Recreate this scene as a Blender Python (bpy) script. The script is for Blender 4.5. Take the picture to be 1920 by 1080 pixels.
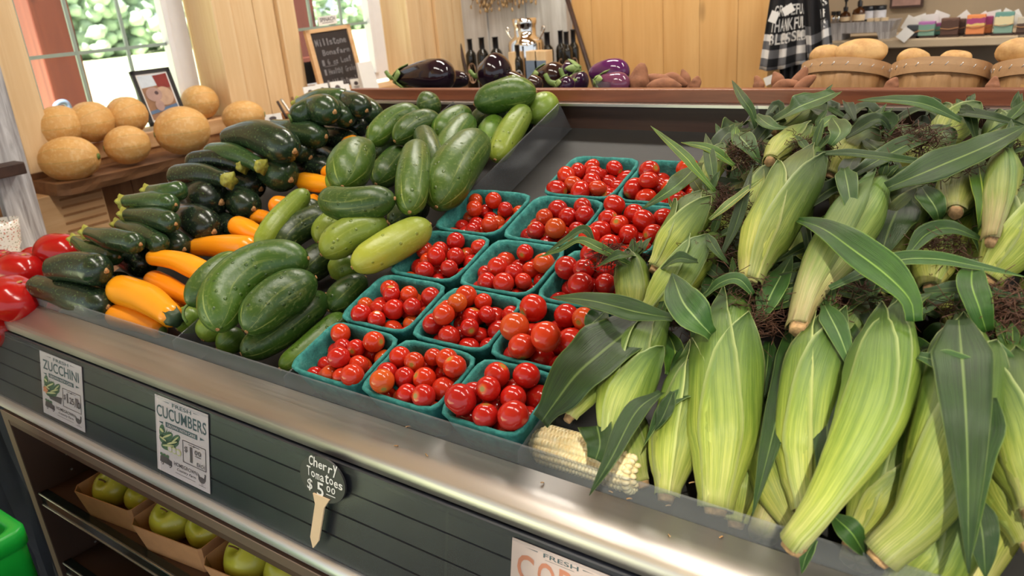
import bpy, bmesh, math, random
from mathutils import Vector, Matrix, noise
random.seed(7)
R_ = random.Random(11)
PI = math.pi
for o in list(bpy.data.objects): bpy.data.objects.remove(o)
scene = bpy.context.scene
COL = scene.collection
ZC = 1.40                                   # eye height; geometry below is written relative to eye height

# ---------------------------------------------------------------- camera
YAW, PITCH, ROLL, FPX = -0.6446868, 0.35981624, -0.08368039, 1459.4
def cam_axes():
    f = Vector((math.sin(YAW)*math.cos(PITCH), math.cos(YAW)*math.cos(PITCH), -math.sin(PITCH)))
    r = Vector((math.cos(YAW), -math.sin(YAW), 0)); u = r.cross(f)
    c, s = math.cos(ROLL), math.sin(ROLL)
    return c*r+s*u, -s*r+c*u, f
CR, CU, CF = cam_axes()
cd = bpy.data.cameras.new('camera'); cam = bpy.data.objects.new('camera', cd); COL.objects.link(cam)
cd.sensor_width = 36; cd.lens = 36*FPX/1920; cd.clip_start = .02; cd.clip_end = 300
m = Matrix((CR, CU, -CF)).transposed().to_4x4(); m.translation = Vector((0, 0, ZC)); cam.matrix_world = m
cd.dof.use_dof = True; cd.dof.focus_distance = .95; cd.dof.aperture_fstop = 9.0
scene.camera = cam

# ---------------------------------------------------------------- world, sun, lamps, exposure
w = bpy.data.worlds.new('world'); scene.world = w; w.use_nodes = True
bg = w.node_tree.nodes['Background']; bg.inputs[0].default_value = (.86, .93, 1, 1); bg.inputs[1].default_value = 1.35
def lamp(kind, name, loc, energy, color=(1,1,1), rot=(0,0,0), size=None, sy=None, angle=None):
    l = bpy.data.lights.new(name, kind); l.energy = energy; l.color = color
    if size: 
        if kind == 'AREA':
            l.shape = 'RECTANGLE'; l.size = size; l.size_y = sy or size
        else: l.shadow_soft_size = size
    if angle: l.angle = angle
    o = bpy.data.objects.new(name, l); o.location = loc; o.rotation_euler = rot; COL.objects.link(o); return o
lamp('SUN', 'sun', (0,0,10), 26, (1,.96,.88), (math.radians(38), 0, math.radians(16)), angle=.01)
LAMPS = [(-.9, .5, 20), (.5, .6, 20), (-1.3, 2.0, 30), (.5, 2.2, 24)]
for i, (lx, ly, e) in enumerate(LAMPS):
    lamp('AREA', 'ceiling_lamp_light', (lx, ly, 2.62), e, (1,.93,.82), size=1.1, sy=.16)
lamp('SPOT', 'spot_lamp_light', (.585, -.82, 2.50), 250, (1,.93,.74), size=.02)  # added spot that makes the warm light patch on the front ears
sp = bpy.data.objects['spot_lamp_light']; sp.data.spot_size = math.radians(17); sp.data.spot_blend = .22
sp.rotation_euler = (Vector((-.02,.50,1.0))-sp.location).to_track_quat('-Z','Y').to_euler()
vs = scene.view_settings; vs.view_transform = 'Standard'; vs.look = 'None'; vs.exposure = -0.22; vs.gamma = 1; vs.use_curve_mapping = False

# ---------------------------------------------------------------- measuring helpers (sight line of a point of the photo met with a real plane)
def ray(px, py):
    return (CR*((px-960)/FPX) - CU*((py-540)/FPX) + CF).normalized()
def onx(px, py, X): d = ray(px, py); return d*(X/d.x)
def ony(px, py, Y): d = ray(px, py); return d*(Y/d.y)
def onz(px, py, Z): d = ray(px, py); return d*(Z/d.z)
DS, D0 = .335, -.652
DN = Vector((0, -DS, 1)).normalized(); DY = Vector((0, 1, DS)).normalized(); DX = Vector((1, 0, 0))
def deck(px, py, h=0):
    d = ray(px, py); return d*((D0+h*math.sqrt(1+DS*DS))/(d.z-DS*d.y))
def dk(x, y, h=0): return Vector((x, y, D0+DS*y)) + DN*h

# ---------------------------------------------------------------- mesh helpers
class G:
    def __init__(s): s.v = []; s.f = []; s.uv = []; s.m = []
    def face(s, idx, uv=None, m=0):
        s.f.append(tuple(idx)); s.uv.append(uv or [(0, 0)]*len(idx)); s.m.append(m)
    def box(s, x0, x1, y0, y1, z0, z1, m=0):
        return s.hexa([Vector(p) for p in ((x0,y0,z0),(x1,y0,z0),(x1,y1,z0),(x0,y1,z0),(x0,y0,z1),(x1,y0,z1),(x1,y1,z1),(x0,y1,z1))], m)
    def hexa(s, c, m=0):
        b = len(s.v); s.v += [Vector(p) for p in c]
        q = [(0,0),(1,0),(1,1),(0,1)]
        for f in ((0,3,2,1),(4,5,6,7),(0,1,5,4),(1,2,6,5),(2,3,7,6),(3,0,4,7)): s.face([b+i for i in f], q, m)
        return s
    def slab(s, o, a, b_, n, m=0):          # box from a corner and three edge vectors
        o, a, b_, n = map(Vector, (o, a, b_, n))
        c = [o, o+a, o+a+b_, o+b_, o+n, o+a+n, o+a+b_+n, o+b_+n]
        if a.cross(b_).dot(n) < 0: c = c[4:]+c[:4]
        return s.hexa(c, m)
    def prism(s, prof, x0, x1, m=0):        # (y,z) outline swept along x
        b = len(s.v); n = len(prof)
        for x in (x0, x1): s.v += [Vector((x, y, z)) for y, z in prof]
        for i in range(n):
            j = (i+1) % n; s.face((b+i, b+j, b+n+j, b+n+i), [(0,i/n),(0,(i+1)/n),(1,(i+1)/n),(1,i/n)], m)
        s.face([b+i for i in range(n)][::-1], None, m); s.face([b+n+i for i in range(n)], None, m); return s
    def grid(s, pts, m=0, flip=False, closed=False, vr=(0,1), ur=(0,1), vl=None):      # rows of points
        b = len(s.v); nr = len(pts); nc = len(pts[0])
        for r in pts: s.v += r
        nq = nc if closed else nc-1
        for i in range(nr-1):
            for j in range(nq):
                k = (j+1) % nc
                q = [b+i*nc+j, b+i*nc+k, b+(i+1)*nc+k, b+(i+1)*nc+j]
                v0 = vr[0]+(vr[1]-vr[0])*i/(nr-1); v1 = vr[0]+(vr[1]-vr[0])*(i+1)/(nr-1)
                if vl: v0, v1 = vl[i], vl[i+1]
                u0 = ur[0]+(ur[1]-ur[0])*j/nq; u1 = ur[0]+(ur[1]-ur[0])*(j+1)/nq
                u = [(u0,v0),(u1,v0),(u1,v1),(u0,v1)]
                if flip: q = q[::-1]; u = u[::-1]
                s.face(q, u, m)
        return b
    def loft(s, pts, rf, rings=20, n=16, m=0, prof=None, up=None, ease=False, squash=1.0):
        if ease:
            Q = spline(pts, 241); TT = [.5-.5*math.cos(PI*i/(rings-1)) for i in range(rings)]; P = [Q[int(round(240*t))] for t in TT]
        else: P = spline(pts, rings); TT = [i/(rings-1) for i in range(rings)]
        up = Vector(up) if up else DN
        rows = []
        L = len(P)
        side = None
        for i, p in enumerate(P):
            t = (P[min(i+1, L-1)]-P[max(i-1, 0)]).normalized()
            if side is None: side = t.cross(up); side = side.normalized() if side.length > .05 else t.orthogonal().normalized()
            side = (side-t*side.dot(t)).normalized(); u2 = side.cross(t).normalized()
            tt = TT[i]; r = rf(tt)
            row = []
            for j in range(n):
                a = 2*PI*j/n - PI/2
                k = r*(prof(tt, a) if prof else 1)
                row.append(p+side*(k*math.cos(a))+u2*(k*math.sin(a)*squash))
            rows.append(row)
        b = s.grid(rows, m, closed=True, vl=TT)
        for e, i0, vv in ((0, b, 0), (1, b+(L-1)*n, 1)):
            c = len(s.v); s.v.append(P[0] if e == 0 else P[-1])
            for j in range(n):
                k = (j+1) % n; tri = (c, i0+k, i0+j) if e == 0 else (c, i0+j, i0+k)
                s.face(tri, [((j+.5)/n, vv)]*3, m)
        return rows
    def blob(s, c, ax, nu=20, nv=14, disp=None, m=0):      # ax: three half-axis vectors
        c = Vector(c); ax = [Vector(a) for a in ax]; rows = []
        for i in range(1, nv):
            th = PI*i/nv; row = []
            for j in range(nu):
                ph = 2*PI*j/nu
                q = Vector((math.sin(th)*math.cos(ph), math.sin(th)*math.sin(ph), math.cos(th)))
                k = disp(q, th, ph) if disp else 1
                row.append(c+(ax[0]*q.x+ax[1]*q.y+ax[2]*q.z)*k)
            rows.append(row)
        b = s.grid(rows, m, flip=True, closed=True, vr=(1/nv, 1-1/nv))
        for e in (0, 1):
            q = Vector((0, 0, 1-2*e)); k = disp(q, PI*e, 0) if disp else 1
            ci = len(s.v); s.v.append(c+ax[2]*q.z*k); i0 = b+(nv-2)*nu*e
            for j in range(nu):
                kk = (j+1) % nu
                s.face((ci, i0+j, i0+kk) if e == 0 else (ci, i0+kk, i0+j), [((j+.5)/nu, e)]*3, m)
    def tube(s, pts, r, n=8, rings=None, m=0, up=None, taper=None):
        s.loft(pts, (lambda t: r*(taper(t) if taper else 1)), rings or max(2, len(pts)*4 if len(pts) > 2 else 2), n, m, up=up or (.13, .21, .97))
    def poly(s, pts, m=0): b = len(s.v); s.v += [Vector(p) for p in pts]; s.face(range(b, b+len(pts)), None, m)
    def disc(s, c, r, ax, bx, h, n=32, m=0, rx=1, ry=1):    # short solid cylinder, thickness vector h
        c, ax, bx, h = Vector(c), Vector(ax).normalized(), Vector(bx).normalized(), Vector(h); b = len(s.v)
        if ax.cross(bx).dot(h) < 0: bx = -bx
        for k in (0, 1): s.v += [c+h*k+ax*(r*rx*math.cos(2*PI*i/n))+bx*(r*ry*math.sin(2*PI*i/n)) for i in range(n)]
        s.face([b+i for i in range(n)][::-1], None, m); s.face([b+n+i for i in range(n)], None, m)
        for i in range(n):
            j = (i+1) % n; s.face((b+i, b+j, b+n+j, b+n+i), None, m)
def spline(pts, n):
    pts = [Vector(p) for p in pts]
    if len(pts) == 2: return [pts[0].lerp(pts[1], i/(n-1)) for i in range(n)]
    P = [pts[0]*2-pts[1]]+pts+[pts[-1]*2-pts[-2]]; k = len(pts)-1; out = []
    # walk by chord length
    L = [0]
    for i in range(k): L.append(L[-1]+(pts[i+1]-pts[i]).length)
    for i in range(n):
        d = L[-1]*i/(n-1); s = 0
        while s < k-1 and d > L[s+1]: s += 1
        t = (d-L[s])/max(1e-9, L[s+1]-L[s]); a, b, c, e = P[s:s+4]
        out.append(.5*((2*b)+(c-a)*t+(2*a-5*b+4*c-e)*t*t+(3*b-a-3*c+e)*t**3))
    return out
ORG = {}
def mk(name, g, mats, parent=None, label=None, cat=None, group=None, kind=None, smooth=True, color=None, bevel=None, solid=None, origin=None):
    me = bpy.data.meshes.new(name)
    if not isinstance(mats, (list, tuple)): mats = [mats]
    lo = [min(v[i] for v in g.v) for i in range(3)]; hi = [max(v[i] for v in g.v) for i in range(3)]
    org = Vector(origin) if origin else Vector(((lo[0]+hi[0])/2, (lo[1]+hi[1])/2, lo[2]))
    me.from_pydata([tuple(v-org) for v in g.v], [], g.f)
    for x in mats: me.materials.append(x)
    me.polygons.foreach_set('material_index', g.m); me.polygons.foreach_set('use_smooth', [smooth]*len(g.f))
    uvl = me.uv_layers.new(name='uv'); flat = []
    for u in g.uv:
        for c in u: flat += [c[0], c[1]]
    uvl.data.foreach_set('uv', flat); me.update()
    o = bpy.data.objects.new(name, me); COL.objects.link(o); ORG[o.name] = org
    if parent: o.parent = parent; o.location = org-ORG[parent.name]
    else: o.location = org+Vector((0, 0, ZC))
    tag(o, label, cat, group, kind)
    if color: o.color = (*color[:3], 1)
    if bevel:
        b = o.modifiers.new('bevel', 'BEVEL'); b.width = bevel; b.segments = 2; b.limit_method = 'ANGLE'; b.angle_limit = .7
    if solid:
        b = o.modifiers.new('solid', 'SOLIDIFY'); b.thickness = solid; b.offset = 0
    return o
def tag(o, label=None, cat=None, group=None, kind=None):
    if label: o['label'] = label
    if cat: o['category'] = cat
    if group: o['group'] = group
    if kind: o['kind'] = kind
def empty(name, loc, label, cat, group=None):
    o = bpy.data.objects.new(name, None); COL.objects.link(o); o.empty_display_size = .05
    ORG[o.name] = Vector(loc); o.location = Vector(loc)+Vector((0, 0, ZC)); tag(o, label, cat, group); return o
_tx = {}
def text_data(s):
    if s in _tx: return _tx[s]
    c = bpy.data.curves.new('lettering', 'FONT'); c.body = s; c.size = 1; c.resolution_u = 3; c.offset = .014
    o = bpy.data.objects.new('lettering', c); COL.objects.link(o)
    bpy.context.view_layer.update()
    me = bpy.data.meshes.new_from_object(o.evaluated_get(bpy.context.evaluated_depsgraph_get()))
    vs = [(v.co.x, v.co.y) for v in me.vertices]; fs = [tuple(p.vertices) for p in me.polygons]
    bpy.data.objects.remove(o); bpy.data.curves.remove(c); bpy.data.meshes.remove(me)
    _tx[s] = (vs, fs); return _tx[s]
class Plane:                                 # a writing surface: u to the right, v down, off the surface along n
    def __init__(s, o, u, v, off=.0006):
        s.o, s.u, s.v = Vector(o), Vector(u), Vector(v); s.n = s.v.cross(s.u).normalized()
        if s.n.dot(-s.o) < 0: s.n = -s.n
        s.off = off
    def p(s, a, b, k=1): return s.o+s.u*a+s.v*b+s.n*(s.off*k)
    def text(s, g, t, a0, b0, a1, b1, m=0, slant=0, k=1, arc=0):
        vs, fs = text_data(t)
        if not vs: return
        x0 = min(v[0] for v in vs); x1 = max(v[0] for v in vs); y0 = min(v[1] for v in vs); y1 = max(v[1] for v in vs)
        b = len(g.v)
        for x, y in vs:
            uu = (x-x0)/(x1-x0+1e-9); vv = 1-(y-y0)/(y1-y0+1e-9)
            g.v.append(s.p(a0+(a1-a0)*(uu+slant*(1-vv)), b0+(b1-b0)*vv - arc*4*uu*(1-uu), k))
        for f in fs: g.face([b+i for i in f], None, m)
    def hand(s, g, t, a0, b0, a1, b1, m=0, jit=.12, k=1, drop=0):
        n = len(t); cw = (a1-a0)/n
        for i, ch in enumerate(t):
            if ch == ' ': continue
            h = b1-b0; lo = ch in 'acemnorsuvwxz'; d = drop*i/n
            j = R_.uniform(-jit, jit)*h
            top = b0+(h*.38 if lo else 0)+j+d; bot = b1+j+d+(h*.25 if ch in 'gypq' else 0)
            wd = cw*(.35 if ch in "Iil1',./!" else .84)
            x = a0+i*cw+(cw-wd)/2
            s.text(g, ch, x, top, x+wd, bot, m, slant=R_.uniform(-.1,.15), k=k)
    def quad(s, g, a0, b0, a1, b1, m=0, k=1): s.shape(g, [(a0,b0),(a1,b0),(a1,b1),(a0,b1)], m, k)
    def shape(s, g, pts, m=0, k=1): g.poly([s.p(a, b, k) for a, b in pts], m)
    def ell(s, g, a, b, ra, rb, m=0, k=1, n=20, rot=0):
        c, sn = math.cos(rot), math.sin(rot)
        s.shape(g, [(a+(ra*math.cos(t)*c-rb*math.sin(t)*sn), b+(ra*math.cos(t)*sn+rb*math.sin(t)*c)) for t in [2*PI*i/n for i in range(n)]], m, k)

# ---------------------------------------------------------------- materials
class M:
    def __init__(s, name):
        s.mat = bpy.data.materials.new(name); s.mat.use_nodes = True; s.t = s.mat.node_tree; s.b = s.t.nodes['Principled BSDF']
    def n(s, typ, **kw):
        x = s.t.nodes.new('ShaderNode'+typ)
        for k, v in kw.items():
            if k.startswith('_'): setattr(x, k[1:], v)
            else:
                key = int(k[1:]) if k[0] == 'i' and k[1:].isdigit() else k.replace('_', ' ')
                inp = x.inputs[key]
                if hasattr(v, 'is_linked') or isinstance(v, bpy.types.NodeSocket): s.t.links.new(v, inp)
                else: inp.default_value = v
        return x
    def link(s, a, b): s.t.links.new(a, b)
    def coord(s, scale=(1,1,1), kind='Object'):
        tc = s.n('TexCoord'); mp = s.n('Mapping', Vector=tc.outputs[kind]); mp.inputs['Scale'].default_value = scale; return mp.outputs[0]
    def noise(s, vec, scale, detail=4, rough=.55, dist=0):
        return s.n('TexNoise', Vector=vec, Scale=scale, Detail=detail, Roughness=rough, Distortion=dist).outputs['Fac']
    def ramp(s, fac, stops, interp='LINEAR'):
        r = s.n('ValToRGB', Fac=fac); e = r.color_ramp.elements; r.color_ramp.interpolation = interp
        while len(e) < len(stops): e.new(.5)
        for q, (p, c) in zip(e, stops): q.position = p; q.color = (*c, 1) if len(c) == 3 else c
        return r.outputs[0]
    def mix(s, f, a, b, mode='MIX'):
        x = s.n('Mix', _data_type='RGBA', _blend_type=mode)
        for k, v in ((0, f), (6, a), (7, b)):
            if isinstance(v, bpy.types.NodeSocket): s.link(v, x.inputs[k])
            elif k == 0: x.inputs[k].default_value = v
            else: x.inputs[k].default_value = (*v, 1) if len(v) == 3 else v
        return x.outputs[2]
    def math(s, op, a, b=0.0, c=None):
        x = s.n('Math', _operation=op)
        for i, v in enumerate((a, b, c)):
            if v is None: continue
            if isinstance(v, bpy.types.NodeSocket): s.link(v, x.inputs[i])
            else: x.inputs[i].default_value = v
        return x.outputs[0]
    def bump(s, h, strength=.3, dist=.002):
        b = s.n('Bump', Height=h, Strength=strength, Distance=dist); s.link(b.outputs[0], s.b.inputs['Normal'])
    def base(s, c):
        if isinstance(c, bpy.types.NodeSocket): s.link(c, s.b.inputs['Base Color'])
        else: s.b.inputs['Base Color'].default_value = (*c, 1)
    def set(s, **kw):
        for k, v in kw.items():
            i = s.b.inputs[k.replace('_', ' ')]
            if isinstance(v, bpy.types.NodeSocket): s.link(v, i)
            else: i.default_value = v
        return s.mat
def srgb(r, g, b):
    f = lambda c: (c/255/12.92 if c/255 <= .04045 else ((c/255+.055)/1.055)**2.4)
    return (f(r), f(g), f(b))
def plain(name, c, rough=.6, metal=0, var=.15, scale=30, bump=0, **kw):
    x = M(name); v = x.coord(); nz = x.noise(v, scale)
    x.base(x.ramp(nz, [(.3, tuple(k*(1-var) for k in c)), (.7, tuple(min(1, k*(1+var)) for k in c))]))
    if bump: x.bump(nz, bump, .001)
    return x.set(Roughness=rough, Metallic=metal, **kw)
def wood(name, light, dark, axis='z', rough=.55, knots=True, freq=1.0, streak=.5, bump=.15):
    x = M(name); st = {'x': (.9, 14, 14), 'y': (14, .9, 14), 'z': (14, 14, .9)}[axis]
    v = x.coord(tuple(k*freq for k in st)); n1 = x.noise(v, 2.2, 7, .62, .8)
    c = x.ramp(n1, [(.28, dark), (.5, tuple(a*.5+b*.5 for a, b in zip(light, dark))), (.72, light)])
    n2 = x.noise(x.coord((1,1,1)), 1.3, 3); c = x.mix(x.math('MULTIPLY', n2, streak*.5), c, dark)
    if knots:
        kv = x.coord({'x': (2.2, 6, 6), 'y': (6, 2.2, 6), 'z': (6, 6, 2.2)}[axis]); vo = x.n('TexVoronoi', Vector=kv, Scale=1.0)
        kf = x.ramp(vo.outputs['Distance'], [(.05, (1,1,1)), (.13, (0,0,0))])
        c = x.mix(kf, c, tuple(k*.45 for k in dark))
    x.base(c); x.bump(n1, bump, .002); return x.set(Roughness=rough)
C_PINE = (srgb(222,184,132), srgb(198,150,96))
pine_z = wood('pine_vertical', srgb(236,210,168), srgb(214,176,126), 'z')
pine_y = wood('pine_along', srgb(228,192,146), srgb(200,154,108), 'y')
pine_orange = wood('pine_panel', srgb(228,184,122), srgb(208,156,92), 'z', freq=.7)
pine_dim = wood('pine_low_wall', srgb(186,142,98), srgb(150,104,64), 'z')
live_wood = wood('live_edge_wood', srgb(150,112,78), srgb(96,62,40), 'y', freq=.8, bump=.4)
rail_wood = wood('red_stained_wood', srgb(138,82,56), srgb(100,54,36), 'x', knots=False, freq=2, rough=.4)
whitewash = wood('whitewashed_wood', srgb(214,214,216), srgb(118,112,112), 'z', knots=False, freq=3, streak=.3)
whitewash2 = wood('white_painted_boards', srgb(222,222,220), srgb(170,166,160), 'z', knots=False, freq=1, streak=.2)
dark_board = wood('dark_brown_board', srgb(72,48,38), srgb(46,30,24), 'x', knots=False)
kraft = plain('kraft_board', srgb(190,142,98), .75, var=.06, scale=60)
white_pvc = plain('white_vinyl', srgb(235,235,238), .4, var=.02)
muntin_m = plain('window_grille', srgb(150,168,160), .4, var=.05)
brown_lam = plain('brown_laminate', srgb(84,62,52), .42, var=.08, scale=8)
brown_frame = plain('brown_frame_edge', srgb(112,94,80), .45, var=.05)
black_mat = plain('black_matte', (.012,.012,.014), .5, var=.2)
deck_mat = plain('rubber_deck_liner', srgb(30,29,28), .6, var=.12, scale=60, bump=.15)
white_card = plain('white_card', srgb(236,234,230), .6, var=.02)
ink = plain('dark_ink', (.02,.025,.03), .6)
chalk = plain('chalk', (.8,.8,.78), .8)
def steel(name, c, rough, axis):
    x = M(name); v = x.coord({'x': (1.5, 160, 160), 'y': (160, 1.5, 160)}[axis]); n1 = x.noise(v, 2, 5, .7)
    x.base(c); x.bump(n1, .05, .0004); n2 = x.noise(x.coord((1,1,1)), 5, 5, .6)
    r = x.math('MULTIPLY_ADD', n1, .16, rough); r = x.math('MULTIPLY_ADD', n2, .14, r)
    return x.set(Metallic=1.0, Roughness=r)
steel_m = steel('brushed_steel', (.60, .565, .53), .27, 'x')
alu_m = steel('aluminium_tube', (.86, .87, .88), .30, 'x')
def clear(name, tint, milk, rough=.1, tr=.75):
    x = M(name); t = x.t; out = t.nodes['Material Output']
    tp = x.n('BsdfTransparent'); tp.inputs[0].default_value = (*tint, 1)
    x.base(milk); x.b.inputs['Roughness'].default_value = rough
    fr = x.n('Fresnel', IOR=1.45); bf0 = x.n('NewGeometry').outputs['Backfacing']; k = x.math('MULTIPLY_ADD', x.math('MULTIPLY', fr.outputs[0], x.math('SUBTRACT', 1.0, bf0)), .9, 1-tr)
    nz = x.noise(x.coord((1,1,1)), 9, 4); k = x.math('MULTIPLY', k, x.math('MULTIPLY_ADD', nz, .4, .8))
    k = x.math('MINIMUM', k, 1.0)
    bf = x.n('NewGeometry').outputs['Backfacing']; k = x.math('MULTIPLY', k, x.math('MULTIPLY_ADD', bf, -.9, 1.0))
    ms = x.n('MixShader', Fac=k); x.link(tp.outputs[0], ms.inputs[1]); x.link(x.b.outputs[0], ms.inputs[2]); x.link(ms.outputs[0], out.inputs[0]); return x.mat
acrylic = clear('scuffed_acrylic', (.86,.88,.9), (.34,.36,.38), .16, .80)
acrylic_div = clear('smoky_acrylic', (.80,.82,.84), (.30,.31,.33), .12, .85)
label_clear = clear('clear_label_strip', (.95,.96,.97), (.10,.11,.12), .05, .97)
pane_glass = clear('window_glass', (.97,.98,.98), (.4,.4,.4), .03, .985)
def objcol(x): return x.n('ObjectInfo').outputs['Color']
def produce_mats():
    D = {}
    # zucchini: glossy dark green with fine pale flecks, colour of each from its own object colour
    x = M('zucchini_skin'); v = x.coord(); nz = x.noise(v, 260, 2, .5); fl = x.ramp(nz, [(.60, (0,0,0)), (.70, (1,1,1))])
    big = x.noise(v, 12, 3); uv = x.n('TexCoord').outputs['UV']; sx = x.n('SeparateXYZ', Vector=uv)
    st = x.math('SINE', x.math('MULTIPLY', sx.outputs[0], 2*PI*9)); st = x.math('MULTIPLY_ADD', st, .12, x.math('MULTIPLY', big, .5))
    oc = objcol(x); c = x.mix(st, oc, x.mix(1, oc, (2.6,2.6,1.9), 'MULTIPLY')); c = x.mix(x.math('MULTIPLY', fl, .30), c, srgb(120,150,90))
    x.base(c); x.bump(x.noise(v, 50, 2), .12, .002); D['zuc'] = x.set(Roughness=x.math('MULTIPLY_ADD', big, .25, .10))
    x = M('squash_skin'); v = x.coord(); big = x.noise(v, 14, 3); oc = objcol(x)
    x.base(x.mix(x.math('MULTIPLY', big, .5), oc, x.mix(1, oc, (1.15,.62,.5), 'MULTIPLY'))); x.bump(big, .15, .003); D['squash'] = x.set(Roughness=.24)
    # cucumber: dark towards the stem (v=1), pale at the blossom end, pale stripes fading along its length
    x = M('cucumber_skin'); uv = x.n('TexCoord').outputs['UV']; sx = x.n('SeparateXYZ', Vector=uv); u, vv = sx.outputs[0], sx.outputs[1]
    v = x.coord(); big = x.noise(v, 16, 4, .6); oc = objcol(x)
    stn = x.noise(x.n('CombineXYZ', X=x.math('MULTIPLY', u, 1.0), Y=x.math('MULTIPLY', vv, .06)).outputs[0], 34, 3, .5)
    stripe = x.ramp(stn, [(.57, (0,0,0)), (.68, (1,1,1))])
    fade = x.ramp(vv, [(.0, (1,1,1)), (.45, (.5,.5,.5)), (.9, (.06,.06,.06))])
    pale = x.mix(1, oc, (2.3,1.75,1.25), 'MULTIPLY')
    g = x.math('MULTIPLY_ADD', x.math('SUBTRACT', big, .5), 1.0, fade); g = x.math('MULTIPLY', g, .62)
    c = x.mix(g, oc, pale); c = x.mix(x.math('MULTIPLY', x.math('MULTIPLY', stripe, fade), .42), c, srgb(196,205,112))
    vo = x.n('TexVoronoi', Vector=v, Scale=72.0); dot = x.ramp(vo.outputs['Distance'], [(.10, (1,1,1)), (.2, (0,0,0))])
    c = x.mix(x.math('MULTIPLY', dot, .45), c, x.mix(1, oc, (.35,.4,.35), 'MULTIPLY'))
    fine = x.noise(v, 190, 2); c = x.mix(x.math('MULTIPLY', x.ramp(fine, [(.55,(0,0,0)),(.7,(1,1,1))]), .12), c, srgb(190,200,130))
    x.base(c); x.bump(x.math('ADD', x.math('MULTIPLY_ADD', dot, 1.2, x.math('MULTIPLY', big, 2.0)), x.math('MULTIPLY', fine, .25)), .5, .0018); D['cuc'] = x.set(Roughness=.36)
    x = M('scar_cork'); uv = x.n('TexCoord').outputs['UV']; x.base(x.ramp(x.noise(x.coord(), 300, 2), [(.35, srgb(120,84,50)), (.6, srgb(196,150,96))])); D['scar'] = x.set(Roughness=.8)
    D['crown'] = plain('zucchini_stem_end', srgb(150,150,62), .5, var=.4, scale=120)
    D['stem'] = plain('green_stem', srgb(96,122,56), .5, var=.25, scale=80)
    # cherry tomato
    x = M('cherry_tomato_skin'); r = x.n('ObjectInfo').outputs['Random']; uv = x.n('TexCoord').outputs['UV']; sx = x.n('SeparateXYZ', Vector=uv)
    c = x.ramp(r, [(0, srgb(176,18,14)), (.35, srgb(190,26,16)), (.62, srgb(166,18,18)), (.82, srgb(204,48,20)), (.96, srgb(196,66,20)), (1, srgb(206,110,28))])
    oc = objcol(x); c = x.mix(.45, c, oc)
    big = x.noise(x.coord(), 60, 2); c = x.mix(x.math('MULTIPLY', x.ramp(big, [(.5,(0,0,0)),(.75,(1,1,1))]), .22), c, srgb(206,72,26))
    scar = x.ramp(sx.outputs[1], [(.045, (1,1,1)), (.075, (0,0,0))]); ring = x.ramp(sx.outputs[1], [(.05, (1,1,1)), (.16, (0,0,0))])
    c = x.mix(x.math('MULTIPLY', ring, .5), c, srgb(226,150,60)); c = x.mix(scar, c, srgb(150,130,60))
    x.base(c); D['cherry'] = x.set(Roughness=.15)
    x = M('large_tomato_skin'); v = x.coord(); big = x.noise(v, 9, 3); x.base(x.ramp(big, [(.3, srgb(150,14,16)), (.6, srgb(178,24,22)), (.8, srgb(196,70,36))])); D['bigtom'] = x.set(Roughness=.16)
    # pulp basket
    x = M('teal_moulded_pulp'); v = x.coord(); a = x.noise(v, 90, 6, .7); b = x.noise(v, 18, 3)
    x.base(x.ramp(a, [(.3, srgb(24,94,92)), (.55, srgb(50,136,130)), (.8, srgb(98,172,164))])); x.bump(x.math('ADD', a, b), .9, .0025); D['pulp'] = x.set(Roughness=.85)
    # melon
    x = M('melon_rind'); v = x.coord(); a = x.noise(v, 9, 4, .6); uv = x.n('TexCoord').outputs['UV']; sx = x.n('SeparateXYZ', Vector=uv)
    rib = x.math('ABSOLUTE', x.math('SINE', x.math('MULTIPLY', sx.outputs[0], PI*10))); fine = x.noise(v, 90, 4, .7)
    c = x.ramp(a, [(.3, srgb(196,146,84)), (.55, srgb(214,166,98)), (.75, srgb(220,150,74))])
    c = x.mix(x.math('MULTIPLY', x.ramp(rib, [(0,(1,1,1)),(.16,(0,0,0))]), .45), c, srgb(150,140,74))
    c = x.mix(x.math('MULTIPLY', x.ramp(fine, [(.5,(0,0,0)),(.62,(1,1,1))]), .35), c, srgb(232,208,160))
    x.base(c); x.bump(fine, .4, .002); D['melon'] = x.set(Roughness=.55)
    # corn
    def husk(name, stops, rough=.46, sheet=False):
        x = M(name); uv = x.n('TexCoord').outputs['UV']; sx = x.n('SeparateXYZ', Vector=uv); u, vv = sx.outputs[0], sx.outputs[1]
        vein = x.noise(x.n('CombineXYZ', X=x.math('MULTIPLY', u, 1.0), Y=x.math('MULTIPLY', vv, .03)).outputs[0], 85, 4, .7)
        wide = x.noise(x.n('CombineXYZ', X=u, Y=x.math('MULTIPLY', vv, .12)).outputs[0], 14, 3, .6)
        blot = x.noise(x.coord(), 16, 3)
        f = x.math('MULTIPLY_ADD', x.math('SUBTRACT', wide, .5), .55, vv); f = x.math('MULTIPLY_ADD', x.math('SUBTRACT', blot, .5), .25, f)
        c = x.ramp(f, stops); c = x.mix(1, c, (.72,.74,.62), 'MULTIPLY'); c = x.mix(x.math('MULTIPLY', x.ramp(vein, [(.44,(1,1,1)),(.56,(0,0,0))]), .68), c, x.mix(1, c, (.44,.58,.34), 'MULTIPLY'))
        if sheet:
            ed = x.ramp(x.math('ABSOLUTE', x.math('SUBTRACT', u, .5)), [(.268, (0,0,0)), (.296, (1,1,1))]); c = x.mix(x.math('MULTIPLY', ed, .55), c, srgb(206,210,150))
        c = x.mix(1, c, objcol(x), 'MULTIPLY')
        x.base(c); x.bump(vein, .5, .0012); return x.set(Roughness=rough, Subsurface_Weight=0)
    hst = [(0, srgb(230,212,170)), (.12, srgb(226,216,146)), (.30, srgb(208,208,108)), (.48, srgb(162,176,82)), (.68, srgb(114,138,64)), (1, srgb(76,104,50))]
    D['husk'] = husk('corn_husk', hst); D['husk_s'] = husk('corn_husk_sheet', hst, sheet=True)
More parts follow.
